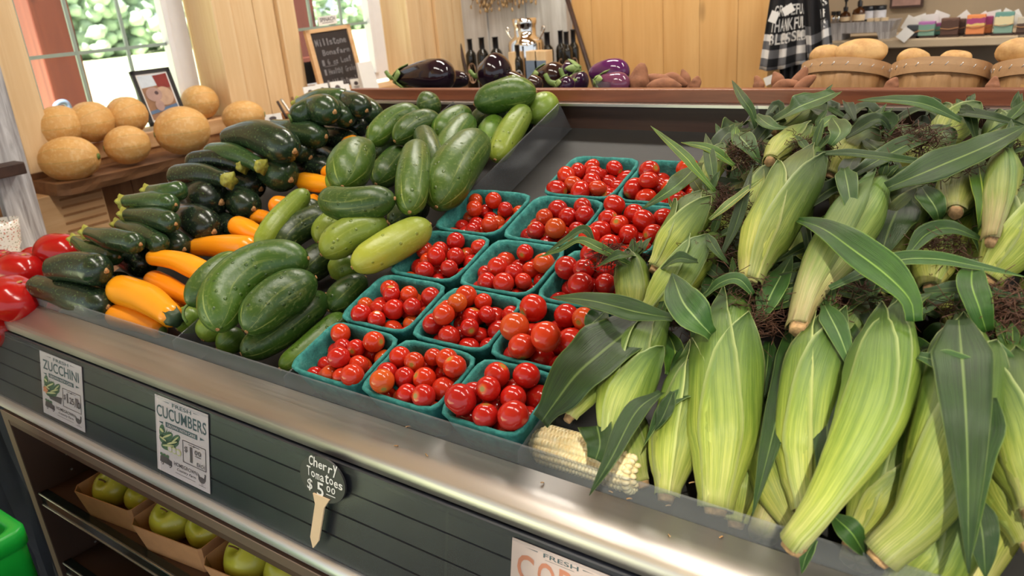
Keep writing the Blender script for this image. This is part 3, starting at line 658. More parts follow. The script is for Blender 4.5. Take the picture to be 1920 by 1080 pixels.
Z = [
 ([(562,195,.10),(600,188,.12),(655,190,.12)], 24,'g','light green zucchini lying behind the topmost far zucchini',1,0),
 ([(545,222,.14),(590,205,.14),(628,210,.14)], 28,'m','glossy zucchini at the top of the far end of the heap',0,1),
 ([(640,185,.12),(660,192,.12),(688,208,.11)], 23,'d','zucchini pointing its round end forward, at the far end of the heap',0,1),
 ([(678,190,.08),(690,205,.08),(708,222,.07)], 23,'m','mid green zucchini nearest the rail at the far right of the heap',0,1),
 ([(610,185,.12),(640,212,.11),(658,228,.10)], 22,'m','zucchini with a brownish end wedged beside the topmost far one',0,1),
 ([(618,225,.07),(655,232,.07),(690,240,.06)], 24,'k','dark zucchini under the round-ended ones at the far right',0,1),
 ([(510,240,.11),(555,250,.11),(612,256,.10)], 26,'m','zucchini with a pale tip scar in the second far row',0,1),
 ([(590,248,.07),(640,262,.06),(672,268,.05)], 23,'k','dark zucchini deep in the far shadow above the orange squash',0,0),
 ([(425,262,.13),(480,255,.14),(553,284,.12)], 32,'d','very large glossy zucchini with white highlights, upper middle of the heap',0,1),
 ([(540,272,.08),(565,283,.08),(583,296,.07)], 28,'d','short zucchini tucked right of the very large glossy one',0,1),
 ([(575,282,.06),(610,292,.05),(640,312,.045)], 22,'k','dark zucchini pointing at the far orange squash',1,0),
 ([(545,305,.05),(580,310,.05),(628,318,.04)], 22,'k','black-green zucchini with a pale stem end, low in the far middle',1,0),
 ([(490,312,.11),(440,290,.125),(390,288,.12)], 21,'g','light green zucchini with a yellow stem end, beneath the very large one',1,0),
 ([(455,312,.11),(405,300,.12),(352,306,.12)], 20,'k','dark slim zucchini with a yellow stem end left of the light green one',1,0),
 ([(428,338,.11),(375,328,.115),(322,332,.11)], 23,'d','dark zucchini with a star-shaped pale stem end',1,0),
 ([(478,305,.08),(515,320,.08),(546,338,.07)], 33,'m','fat zucchini with a brown scar below the very large glossy one',0,1),
 ([(430,330,.07),(460,342,.07),(490,355,.06)], 30,'k','fat dark zucchini in the middle of the heap with its scar facing out',0,1),
 ([(278,358,.13),(315,362,.13),(352,352,.125)], 18,'g','short light zucchini on the left edge, its neck curved',1,0),
 ([(232,378,.125),(280,378,.125),(330,384,.12)], 19,'g','glossy striped zucchini with a cut neck on the left edge',1,1),
 ([(352,362,.08),(388,372,.08),(416,380,.075)], 37,'k','round-looking black zucchini with a tan scar, left middle of the heap',0,1),
 ([(425,362,.06),(450,378,.06),(476,392,.055)], 28,'d','dark zucchini right of the round-looking black one',0,1),
 ([(236,402,.115),(285,408,.115),(330,420,.11)], 19,'m','zucchini below the glossy striped one on the left edge',1,1),
 ([(338,402,.07),(370,415,.07),(402,435,.06)], 31,'k','blunt black zucchini below the round-looking one',0,1),
 ([(222,422,.10),(262,436,.10),(308,462,.09)], 18,'m','narrow zucchini slanting down beside the wall side of the heap',1,0),
 ([(262,428,.07),(305,445,.07),(346,468,.06)], 23,'d','dark zucchini slanting down in the left middle, under the narrow one',0,1),
 ([(164,436,.11),(210,448,.115),(264,458,.11)], 19,'m','shiny fluted zucchini lying over the curved one, near the left front',1,1),
 ([(140,450,.085),(170,468,.085),(224,482,.08)], 17,'g','curved light green zucchini at the left edge beside the big red tomatoes',1,1),
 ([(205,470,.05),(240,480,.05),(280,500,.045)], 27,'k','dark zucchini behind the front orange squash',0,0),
 ([(92,505,.10),(135,500,.105),(200,508,.10)], 27,'d','stout dark zucchini at the left front, second from the guard',0,1),
 ([(62,535,.07),(115,548,.065),(204,576,.05)], 26,'d','long matt dark zucchini lying against the front guard',0,1),
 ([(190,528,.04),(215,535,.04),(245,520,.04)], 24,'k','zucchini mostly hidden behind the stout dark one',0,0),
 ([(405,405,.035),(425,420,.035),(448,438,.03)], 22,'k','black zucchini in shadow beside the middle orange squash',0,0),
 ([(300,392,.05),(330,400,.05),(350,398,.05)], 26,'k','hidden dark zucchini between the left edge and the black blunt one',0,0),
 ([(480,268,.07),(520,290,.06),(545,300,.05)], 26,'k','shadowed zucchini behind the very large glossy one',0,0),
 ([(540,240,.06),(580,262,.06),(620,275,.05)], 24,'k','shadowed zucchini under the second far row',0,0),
]
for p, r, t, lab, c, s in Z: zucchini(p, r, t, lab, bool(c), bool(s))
OR = (.90,.36,.012)
SQ = [
 ([(328,598,.055),(275,560,.06),(215,540,.06)], 25,'large orange squash lying over the front guard corner, a dark notch at its end'),
 ([(305,620,.028),(255,600,.03),(208,590,.03)], 19,'orange squash at the very front, under the large one'),
 ([(280,482,.075),(335,490,.07),(398,518,.06)], 18,'slim knobbly orange squash with a ridge'),
 ([(372,565,.03),(325,545,.035),(280,522,.04)], 19,'orange squash under the slim knobbly one'),
 ([(362,464,.045),(410,462,.05),(480,468,.05)], 21,'straight orange squash in the middle of the row'),
 ([(500,448,.04),(465,432,.05),(436,420,.055)], 19,'orange squash above the straight one, narrow neck to the right'),
 ([(520,415,.03),(490,408,.035),(472,408,.035)], 15,'orange squash just showing behind the middle ones'),
 ([(548,382,.045),(525,385,.05),(505,390,.05)], 18,'round-ended orange squash left of the slanting pale cucumber'),
 ([(640,352,.05),(600,345,.05),(560,338,.05)], 17,'orange squash in the far half below the cucumbers'),
 ([(600,372,.03),(590,378,.03),(578,392,.03)], 17,'orange squash peeking under the horizontal cucumber'),
 ([(672,262,.06),(655,275,.06),(640,282,.06)], 20,'farthest orange squash among the dark zucchini'),
 ([(640,325,.05),(622,322,.05),(605,328,.045)], 14,'small orange squash tip beside the fat upright cucumber'),
 ([(345,575,.02),(320,565,.02),(298,560,.02)], 17,'orange squash squeezed between the large one and the first cucumber'),
]
for p, r, lab in SQ:
    o = zucchini(p, r, 'd', lab, False, False, 'yellow_squash', col=tuple(c*R_.uniform(.92, 1.08) for c in OR), flute=.02)
    if 'notch' in lab:
        P = D(p); S = spline(P, 40); d0 = (S[0]-S[3]).normalized(); g = G(); g.loft([S[0]-d0*.012, S[0]+d0*.006], lambda t: .0155*(1-.3*t), 5, 14, prof=lambda t, A: 1+.15*math.cos(5*A)); mk('stem_end', g, plain('dark_green_stem', srgb(50,70,44), .5), o)
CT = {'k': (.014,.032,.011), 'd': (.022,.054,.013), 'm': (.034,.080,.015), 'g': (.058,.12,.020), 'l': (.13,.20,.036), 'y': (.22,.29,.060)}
def cucumber(pts, r, tone, label, stem=False, fl=.012):
    P = D(pts); L = plen(P); r = r/1000; a = min(.46, 1.2*r/L); g = G(); ph = R_.uniform(0, 6); lump = R_.uniform(.01, .035)
    g.loft(P, lambda t: r*(.84+.19*math.sin(PI*t))*endcap(t, a, a)*(1+lump*math.sin(7*t+ph)), 30, 22, ease=True, prof=lambda t, A: 1+fl*math.cos(6*A+ph))
    o = mk('cucumber', g, MT['cuc'], label=label, cat='cucumber', group='cucumbers in the case', color=tuple(c*q*R_.uniform(.94,1.06) for c, q in zip(CT[tone], (.98, 1.08, .70))))
    S = spline(P, 40); d1 = (S[-1]-S[-3]).normalized(); d0 = (S[0]-S[2]).normalized()
    if stem: g = G(); q = S[-1]; g.tube([q-d1*.003, q+d1*.008, q+d1*.014+Vector((.004,0,-.006)), q+d1*.012+Vector((.006,0,-.016))], .0022, 8, 10); mk('stem', g, MT['stem'], o)
    else: g = G(); g.loft([S[-1]-d1*.002, S[-1]+d1*.0015], lambda t: .0028, 3, 8); mk('stem_scar', g, MT['scar'], o)
    g = G(); g.loft([S[0]-d0*.002, S[0]+d0*.0008], lambda t: .0030, 3, 8); mk('blossom_scar', g, MT['scar'], o)
    return o
# first point of each = pale blossom end
CU_ = [
 ([(408,618,.085),(425,550,.10),(490,498,.105),(578,484,.10)], 34,'m','big curved cucumber in front, the largest in the heap',0),
 ([(462,622,.08),(510,568,.085),(592,520,.085)], 31,'d','stout dark green cucumber right of the big curved one',0),
 ([(452,664,.035),(520,625,.035),(612,552,.04)], 24,'d','dark cucumber lying under the stout one against the guard',0),
 ([(450,478,.095),(400,520,.09),(352,572,.08)], 23,'m','cucumber hanging its thin stem over the front guard, left front',1),
 ([(332,618,.028),(352,602,.03),(375,588,.035)], 22,'l','pale cucumber end low at the left front corner',0),
 ([(380,638,.03),(392,620,.035),(410,600,.04)], 21,'l','pale striped cucumber under the big curved one',0),
 ([(408,655,.022),(430,640,.025),(455,620,.03)], 20,'g','cucumber lying lowest at the front guard',0),
 ([(525,692,.016),(580,650,.017),(645,590,.02)], 17,'g','long green cucumber lying low along the divider',0),
 ([(484,468,.075),(518,420,.09),(576,358,.10)], 19,'l','pale warty cucumber slanting up over the orange squash',0),
 ([(516,468,.065),(560,428,.07),(625,396,.075)], 24,'k','dark smooth cucumber behind the pale warty one',0),
 ([(606,372,.13),(660,384,.13),(740,372,.13)], 25,'d','cucumber lying level across the middle with a scarred skin',0),
 ([(602,478,.095),(655,440,.10),(726,416,.10)], 25,'l','light green warty cucumber below the level one',0),
 ([(660,502,.085),(735,460,.085),(806,420,.08)], 25,'y','yellow-green cucumber lying along the divider, palest of all',0),
 ([(598,455,.06),(615,430,.065),(650,405,.07)], 24,'l','light cucumber mostly hidden behind the light warty one',0),
 ([(622,520,.035),(640,505,.04),(672,492,.045)], 22,'l','short pale cucumber end under the yellow-green one',0),
 ([(642,350,.12),(662,300,.125),(696,268,.13)], 34,'m','fat grey-green cucumber standing slanted at the left of the upper heap',0),
 ([(625,355,.07),(640,325,.075),(658,300,.08)], 22,'l','pale cucumber edge behind the fat grey-green one',0),
 ([(695,268,.10),(735,228,.105),(788,208,.10)], 24,'m','cucumber at the upper left of the heap, curving back to the rail',0),
 ([(740,265,.10),(778,235,.105),(825,220,.10)], 23,'d','striped cucumber with its tip toward the front, upper left middle',0),
 ([(782,204,.09),(802,198,.09),(822,192,.085)], 26,'d','cucumber touching the far back board, upper left',0),
 ([(818,255,.09),(845,228,.09),(880,208,.085)], 22,'m','cucumber in the far middle behind the grey-green pair',0),
 ([(812,345,.08),(808,290,.10),(792,245,.105)], 21,'d','dull dark cucumber standing up behind the striped upright one',0),
 ([(768,398,.11),(775,330,.125),(783,272,.13)], 25,'m','upright cucumber with pale stripes, in the centre of the heap',0),
 ([(828,310,.085),(850,262,.09),(882,222,.09)], 24,'m','grey-green cucumber slanting back, right of the upright striped one',0),
 ([(818,388,.085),(850,320,.10),(902,256,.10)], 36,'m','huge cucumber leaning along the divider',0),
 ([(928,300,.055),(952,255,.065),(986,202,.075)], 22,'l','bright pale green warty cucumber beside the divider at the back',0),
 ([(1006,172,.095),(950,178,.10),(890,196,.095)], 29,'m','large cucumber lying across the far back corner on top',0),
 ([(1035,185,.055),(1015,205,.055),(990,225,.05)], 27,'l','yellowish green cucumber at the far right back corner',0),
 ([(905,285,.055),(918,255,.06),(932,225,.06)], 23,'g','cucumber showing its shoulder behind the huge leaning one',0),
 ([(705,345,.055),(735,310,.06),(765,282,.065)], 27,'d','dark cucumber in the gap between the fat and the upright ones',0),
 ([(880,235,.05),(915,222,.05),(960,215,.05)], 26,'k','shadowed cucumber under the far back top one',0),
 ([(615,582,.025),(645,555,.028),(685,520,.03)], 22,'d','dark cucumber low in the gap along the divider',0),
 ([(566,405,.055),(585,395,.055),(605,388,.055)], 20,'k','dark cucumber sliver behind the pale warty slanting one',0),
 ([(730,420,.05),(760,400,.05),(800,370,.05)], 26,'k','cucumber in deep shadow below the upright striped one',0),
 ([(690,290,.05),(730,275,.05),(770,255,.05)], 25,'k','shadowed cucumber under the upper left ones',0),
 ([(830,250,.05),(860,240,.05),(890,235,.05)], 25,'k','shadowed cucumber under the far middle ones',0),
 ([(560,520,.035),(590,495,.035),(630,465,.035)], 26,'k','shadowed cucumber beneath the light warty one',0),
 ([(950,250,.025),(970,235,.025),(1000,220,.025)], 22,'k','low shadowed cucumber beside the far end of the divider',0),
]
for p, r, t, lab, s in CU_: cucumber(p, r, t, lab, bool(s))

# ================================================================ PULP BASKETS OF CHERRY TOMATOES
BX = [-.757, -.633, -.512, -.402]; BYY = [.524, .616, .714, .816, .922, 1.03]
def basket(cx, cy, wx, wy, lab):
    g = G(); H = .064; rows = []
    def ring(hx, hy, z, wob=0, cr=.014):
        o = []; n = 40
        for i in range(n):
            a = 2*PI*i/n; c, s = math.cos(a), math.sin(a); p = 7
            k = (abs(c)**p+abs(s)**p)**(-1/p); x, y = c*k*hx, s*k*hy
            w_ = wob*noise.noise(Vector((cx*50+x*70, cy*50+y*70, z*40)))
            o.append(Vector((cx, cy, D0+DS*cy))+DX*(x*(1+w_*.2))+DY*(y*(1+w_*.2))+DN*(z+w_*.1))
        return o
    tx, ty = wx/2-.0012, wy/2/.948*1.0-.0012; bx, by = tx*.78, ty*.78
    rows += [ring(.0005, .0005, .003), ring(bx*.9, by*.9, .003), ring(bx, by, .006), ring(lerp(bx, tx, .5), lerp(by, ty, .5), H*.5), ring(tx*.965, ty*.965, H*.9, .006), ring(tx, ty, H-.003, .008), ring(tx-.001, ty-.001, H, .01),
             ring(tx-.0045, ty-.0045, H-.001, .012), ring(tx*.93-.002, ty*.93-.002, H*.88, .004), ring(lerp(bx, tx, .5)-.003, lerp(by, ty, .5)-.003, H*.5), ring(lerp(bx, tx, .4)-.003, lerp(by, ty, .4)-.003, .028), ring(.0005, .0005, .026)]
    g.grid(rows, closed=True)
    return mk('pulp_basket', g, MT['pulp'], label=lab, cat='basket', group='teal pulp baskets of cherry tomatoes')
g = G()
def tdisp(q, th, ph): return 1-.10*math.exp(-(th/.28)**2)+.006*math.cos(5*ph)*math.sin(th)
g.blob((0,0,0), ((1,0,0),(0,1,0),(0,0,.94)), 20, 14, tdisp)
def proto_mesh(g, mat):
    me = bpy.data.meshes.new('cherry_tomato'); me.from_pydata([tuple(v) for v in g.v], [], g.f); me.materials.append(mat)
    me.polygons.foreach_set('use_smooth', [True]*len(g.f)); u = me.uv_layers.new(name='uv'); u.data.foreach_set('uv', [c for f in g.uv for p in f for c in p]); return me
TM = proto_mesh(g, MT['cherry'])
COLN = ['left', 'middle', 'right']; ROWN = ['front row', 'second row', 'third row', 'fourth row', 'back row']
plan = []
for r in range(5):
    for c in range(3):
        if r == 4 and c == 0: continue
        plan.append((r, c))
SPEC = {(0,0): (12.2, 1.12, 23), (0,1): (12.8, 1.02, 23), (0,2): (15.8, 1.0, 15), (1,0): (12.4, 1.04, 23), (1,1): (13.0, 1.0, 22), (1,2): (15.6, 1.0, 15), (2,0): (12.4, 1.0, 23), (2,1): (12.8, 1.0, 22), (2,2): (15.2, 1.0, 15), (3,0): (12.2, 1.0, 21), (3,1): (13.8, 1.05, 20), (3,2): (13.2, 1.20, 22), (4,1): (12.6, 1.28, 24), (4,2): (13.0, 1.26, 22)}
tr = random.Random(5); total = 0
for r, c in plan:
    x0, x1 = BX[c], BX[c+1]; y0, y1 = BYY[r], BYY[r+1]
    if r == 4: x0 += .0; 
    cx, cy = (x0+x1)/2+tr.uniform(-.001, .001), (y0+y1)/2; wx, wy = x1-x0, y1-y0
    # rims sit .071 above the sloping tray: shift the foot back so the rim lands on the measured line
    cy += .0205
    bname = '%s basket of the %s' % (COLN[c], ROWN[r]) if r < 4 else ('left' if c == 1 else 'right')+' basket of the back row'
    bl = {(0,0): 'teal pulp basket at the front left corner beside the divider', (0,2): 'teal pulp basket at the front right, holding the large tomatoes'}.get((r, c), 'teal pulp basket of cherry tomatoes, '+bname)
    B = basket(cx, cy, wx-.0015, wy-.001, bl)
    R0, ell, n = SPEC[(r, c)]; R0 /= 1000; placed = []; hx, hy = wx/2-.006, wy/2/.948-.006
    FL, HH = .027, .064
    B_ = [[tr.uniform(-.6, .6)*hx, tr.uniform(-.6, .6)*hy, FL+.012+.034*(k//8)+tr.uniform(0, .01), R0*tr.uniform(.86, 1.13)] for k in range(n)]
    for it in range(170):
        for b in B_: b[2] -= .0011 if it < 140 else .0003
        for rep_ in range(2):
            for i1 in range(n):
                a_ = B_[i1]
                for i2 in range(i1+1, n):
                    b_ = B_[i2]; dx = a_[0]-b_[0]; s_ = a_[3]+b_[3]
                    if abs(dx) > s_: continue
                    dy = a_[1]-b_[1]; dz = a_[2]-b_[2]; d2 = dx*dx+dy*dy+dz*dz
                    if d2 < s_*s_:
                        d_ = math.sqrt(d2)+1e-9; q_ = (s_-d_)/d_*.5; a_[0] += dx*q_; a_[1] += dy*q_; a_[2] += dz*q_; b_[0] -= dx*q_; b_[1] -= dy*q_; b_[2] -= dz*q_
            for b in B_:
                b[2] = max(b[2], FL+b[3]); wl = .78+.22*min(1, b[2]/HH)
                if b[2] > HH: wl += .04
                mx, my = hx*wl-b[3]*.96, hy*wl-b[3]*.96
                b[0] = max(-mx, min(mx, b[0])); b[1] = max(-my, min(my, b[1]))
    placed = [tuple(b) for b in B_]
    ori = []
    for i, (lx, ly, z, rad) in enumerate(placed):
        top = not any((qx-lx)**2+(qy-ly)**2 < (.9*rad)**2 and qz > z+rad*.6 for qx, qy, qz, qr in placed)
        fx = 'left' if lx < -hx*.3 else 'right' if lx > hx*.3 else 'central'
        fy = 'front' if ly < -hy*.3 else 'rear' if ly > hy*.3 else 'middle'
        lv = 'upper' if z > .062 else ('lower' if z > .035 else 'bottom')
        shape = 'oval ' if ell > 1.1 else ''
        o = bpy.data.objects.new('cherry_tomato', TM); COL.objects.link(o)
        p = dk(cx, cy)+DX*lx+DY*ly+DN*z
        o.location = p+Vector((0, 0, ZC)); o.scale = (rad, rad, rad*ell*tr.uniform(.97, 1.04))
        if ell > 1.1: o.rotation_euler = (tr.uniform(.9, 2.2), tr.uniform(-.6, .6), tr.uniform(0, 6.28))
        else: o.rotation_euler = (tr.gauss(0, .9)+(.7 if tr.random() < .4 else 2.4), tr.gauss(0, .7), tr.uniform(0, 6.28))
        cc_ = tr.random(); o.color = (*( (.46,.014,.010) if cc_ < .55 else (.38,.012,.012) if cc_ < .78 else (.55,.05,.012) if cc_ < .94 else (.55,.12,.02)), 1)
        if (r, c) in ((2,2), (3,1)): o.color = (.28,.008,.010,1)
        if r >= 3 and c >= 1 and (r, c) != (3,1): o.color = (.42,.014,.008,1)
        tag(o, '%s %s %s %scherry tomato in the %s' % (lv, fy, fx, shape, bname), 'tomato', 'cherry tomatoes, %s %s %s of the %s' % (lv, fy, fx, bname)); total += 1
print('cherry tomatoes', total)

# ================================================================ CORN
HT = [(1,1,1), (1.06,1.04,.95), (.93,.98,.9), (1.1,1.06,1.0), (.85,.92,.85)]
ears = {}
def ear(key, pts, r, label, tone=1.0, silk=1, dry=False, cut=True, shells=3, neck=.30):
    P = D(pts); L = plen(P); r = r*.80/1000; rr = random.Random(hash(key) % 9999 if isinstance(key, int) else sum(map(ord, key)))
    S = spline(P, 60)
    e = empty('corn_ear', min(S, key=lambda v: v.z-DS*v.y), label, 'corn', 'ears of corn in the case')
    ph = rr.uniform(0, 6)
    def rad(t):
        if t < neck: return r*lerp(.34, .93, sm(t/neck)**(1.0 if neck < .35 else 1.25))
        if t < .62: return r*lerp(.93, 1.0, sm((t-neck)/(.62-neck)))
        return r*lerp(1.0, .34, sm((t-.62)/.40))
    base_c = (tone, tone, tone)
    g = G(); g.loft(P, rad, 30, 28, prof=lambda t, A: 1+.018*math.cos(7*A+ph)+.012*math.cos(13*A+2*ph+3*t))
    mat = MT['husk2'] if dry else MT['husk']
    mk('husk', g, mat, e, color=tuple(c*rr.uniform(.95, 1.05) for c in base_c))
    up = DN
    def frame(t):
        i = min(58, max(1, int(t*59))); T = (S[i+1]-S[i-1]).normalized(); s_ = T.cross(up); s_ = s_.normalized() if s_.length > .05 else T.orthogonal().normalized(); return S[min(59, int(round(t*59)))], s_, s_.cross(T).normalized(), T
    for k in range(shells):                      # overlapping husk leaves, each narrowing to a point
        th0 = PI/2+(rr.uniform(-.5, .5) if k == 0 else (1 if k % 2 else -1)*rr.uniform(.5, 1.2)); te = rr.uniform(.78, .98) if k == 0 else rr.uniform(.6, 1.0); hw = rr.uniform(1.0, 1.5)
        rows = []; off = .0012+.0011*k; n = 22
        for i in range(n):
            t = te*i/(n-1); c_, s_, u_, T = frame(t); w_ = hw*(1-(i/(n-1))**2.2)**.8+.015; row = []
            for j in range(13):
                a = th0+w_*(j/6-1)+.10*math.sin(3*t+ph); lift = off+.0022*(abs(j/6-1)**3)+.004*max(0, t/te-.85)/.15*(k > 0)
                q = rad(t)*(1+.018*math.cos(7*a+ph))+lift
                row.append(c_+s_*(q*math.cos(a))+u_*(q*math.sin(a)))
            rows.append(row)
        g = G(); g.grid(rows, vr=(.10, min(1.1, te*1.05+.14)), ur=(.2, .8)); sh = rr.uniform(.62, .98)*tone
        mk('husk_leaf', g, MT['husk2_s' if dry else 'husk_s'], e, color=(sh*rr.uniform(.86, 1.0), sh, sh*rr.uniform(.85, 1.0)), solid=.0007)
    # short loose tips at the tip end
    c_, s_, u_, T = frame(.99)
    for k in range(3):
        a = rr.uniform(0, PI) if k else PI/2; ln = rr.uniform(.02, .045)
        d = (T*.8+s_*math.cos(a)*.7+u_*math.sin(a)*.5).normalized()
        p0 = frame(.93)[0]+(s_*math.cos(a)+u_*math.sin(a))*rad(.93)*.8
        ribbon(e, [p0, p0+d*ln*.5, p0+d*ln+Vector((0, 0, -.004))], .010, (1.1,1.1,.8), 'husk_tip', up=u_)
    if silk:
        g = G(); q = S[-1]; tdir = T
        for k in range(110):
            a = rr.uniform(0, 2*PI); d = (tdir*.55+s_*math.cos(a)*rr.uniform(.2, 1)+u_*math.sin(a)*rr.uniform(.2, 1)).normalized(); ln = rr.uniform(.010, .024)*silk
            p0 = q-tdir*.004+(s_*math.cos(a)+u_*math.sin(a))*rad(1)*.35*rr.random()
            p1 = p0+d*ln*.6; p2 = p1+d*ln*.3+Vector((rr.uniform(-1,1), rr.uniform(-1,1), rr.uniform(-1.4,.3)))*.007; p3 = p2+Vector((rr.uniform(-1,1), rr.uniform(-1,1), rr.uniform(-1.5,.2)))*.006
            g.tube([p0, p1, p2, p3], .00042, 3, 6)
        mk('silk', g, MT['silk'], e)
    if cut:
        g = G(); T0 = (S[0]-S[2]).normalized(); g.loft([S[0]-T0*.004, S[0]+T0*.003, S[0]+T0*.005], lambda t: r*.36*(1-.2*t), 5, 14, prof=lambda t, A: 1+.08*math.sin(5*A+ph)); mk('cut_shank', g, MT['cut'], e)
    ears[key] = e; return e
def ribbon(parent, P, w_, tone=(1,1,1), name='leaf', up=None, roll=0, fold=.30, wave=.12, mat='leaf', n=None, wp=None):
    n = n or max(10, 5*len(P)); S = spline(P, n); rows = []; ph = R_.uniform(0, 6); up = Vector(up) if up else Vector((0, -.55, .83)).normalized()
    for i, p in enumerate(S):
        t = i/(n-1); T = (S[min(i+1, n-1)]-S[max(0, i-1)]).normalized(); s_ = T.cross(up)
        s_ = s_.normalized() if s_.length > .1 else T.orthogonal().normalized(); u_ = s_.cross(T)
        a = roll*(t if isinstance(roll, (int, float)) else 1); s2 = s_*math.cos(a)+u_*math.sin(a); u2 = s2.cross(T)
        prf = wp(t) if wp else (lerp(.38, 1, sm(t/.3)) if t < .3 else max(.02, 1-((t-.3)/.7)**2.0))
        hw = w_*.5*prf; row = []
        for j in range(9):
            q = j/4-1
            row.append(p+s2*(q*hw)+u2*(hw*(fold*abs(q)-fold*.5)+hw*wave*math.sin(9*t+ph+2.2*(q > 0))*q*q+hw*.05*math.sin(21*t+ph*2)*abs(q)))
        rows.append(row)
    g = G(); g.grid(rows); return mk(name, g, MT[mat], parent, color=tone, solid=.0006)
def leaf(key, pts, w_, tone=(1,1,1), **kw): return ribbon(ears[key], D(pts), w_/1000, tone, **kw)
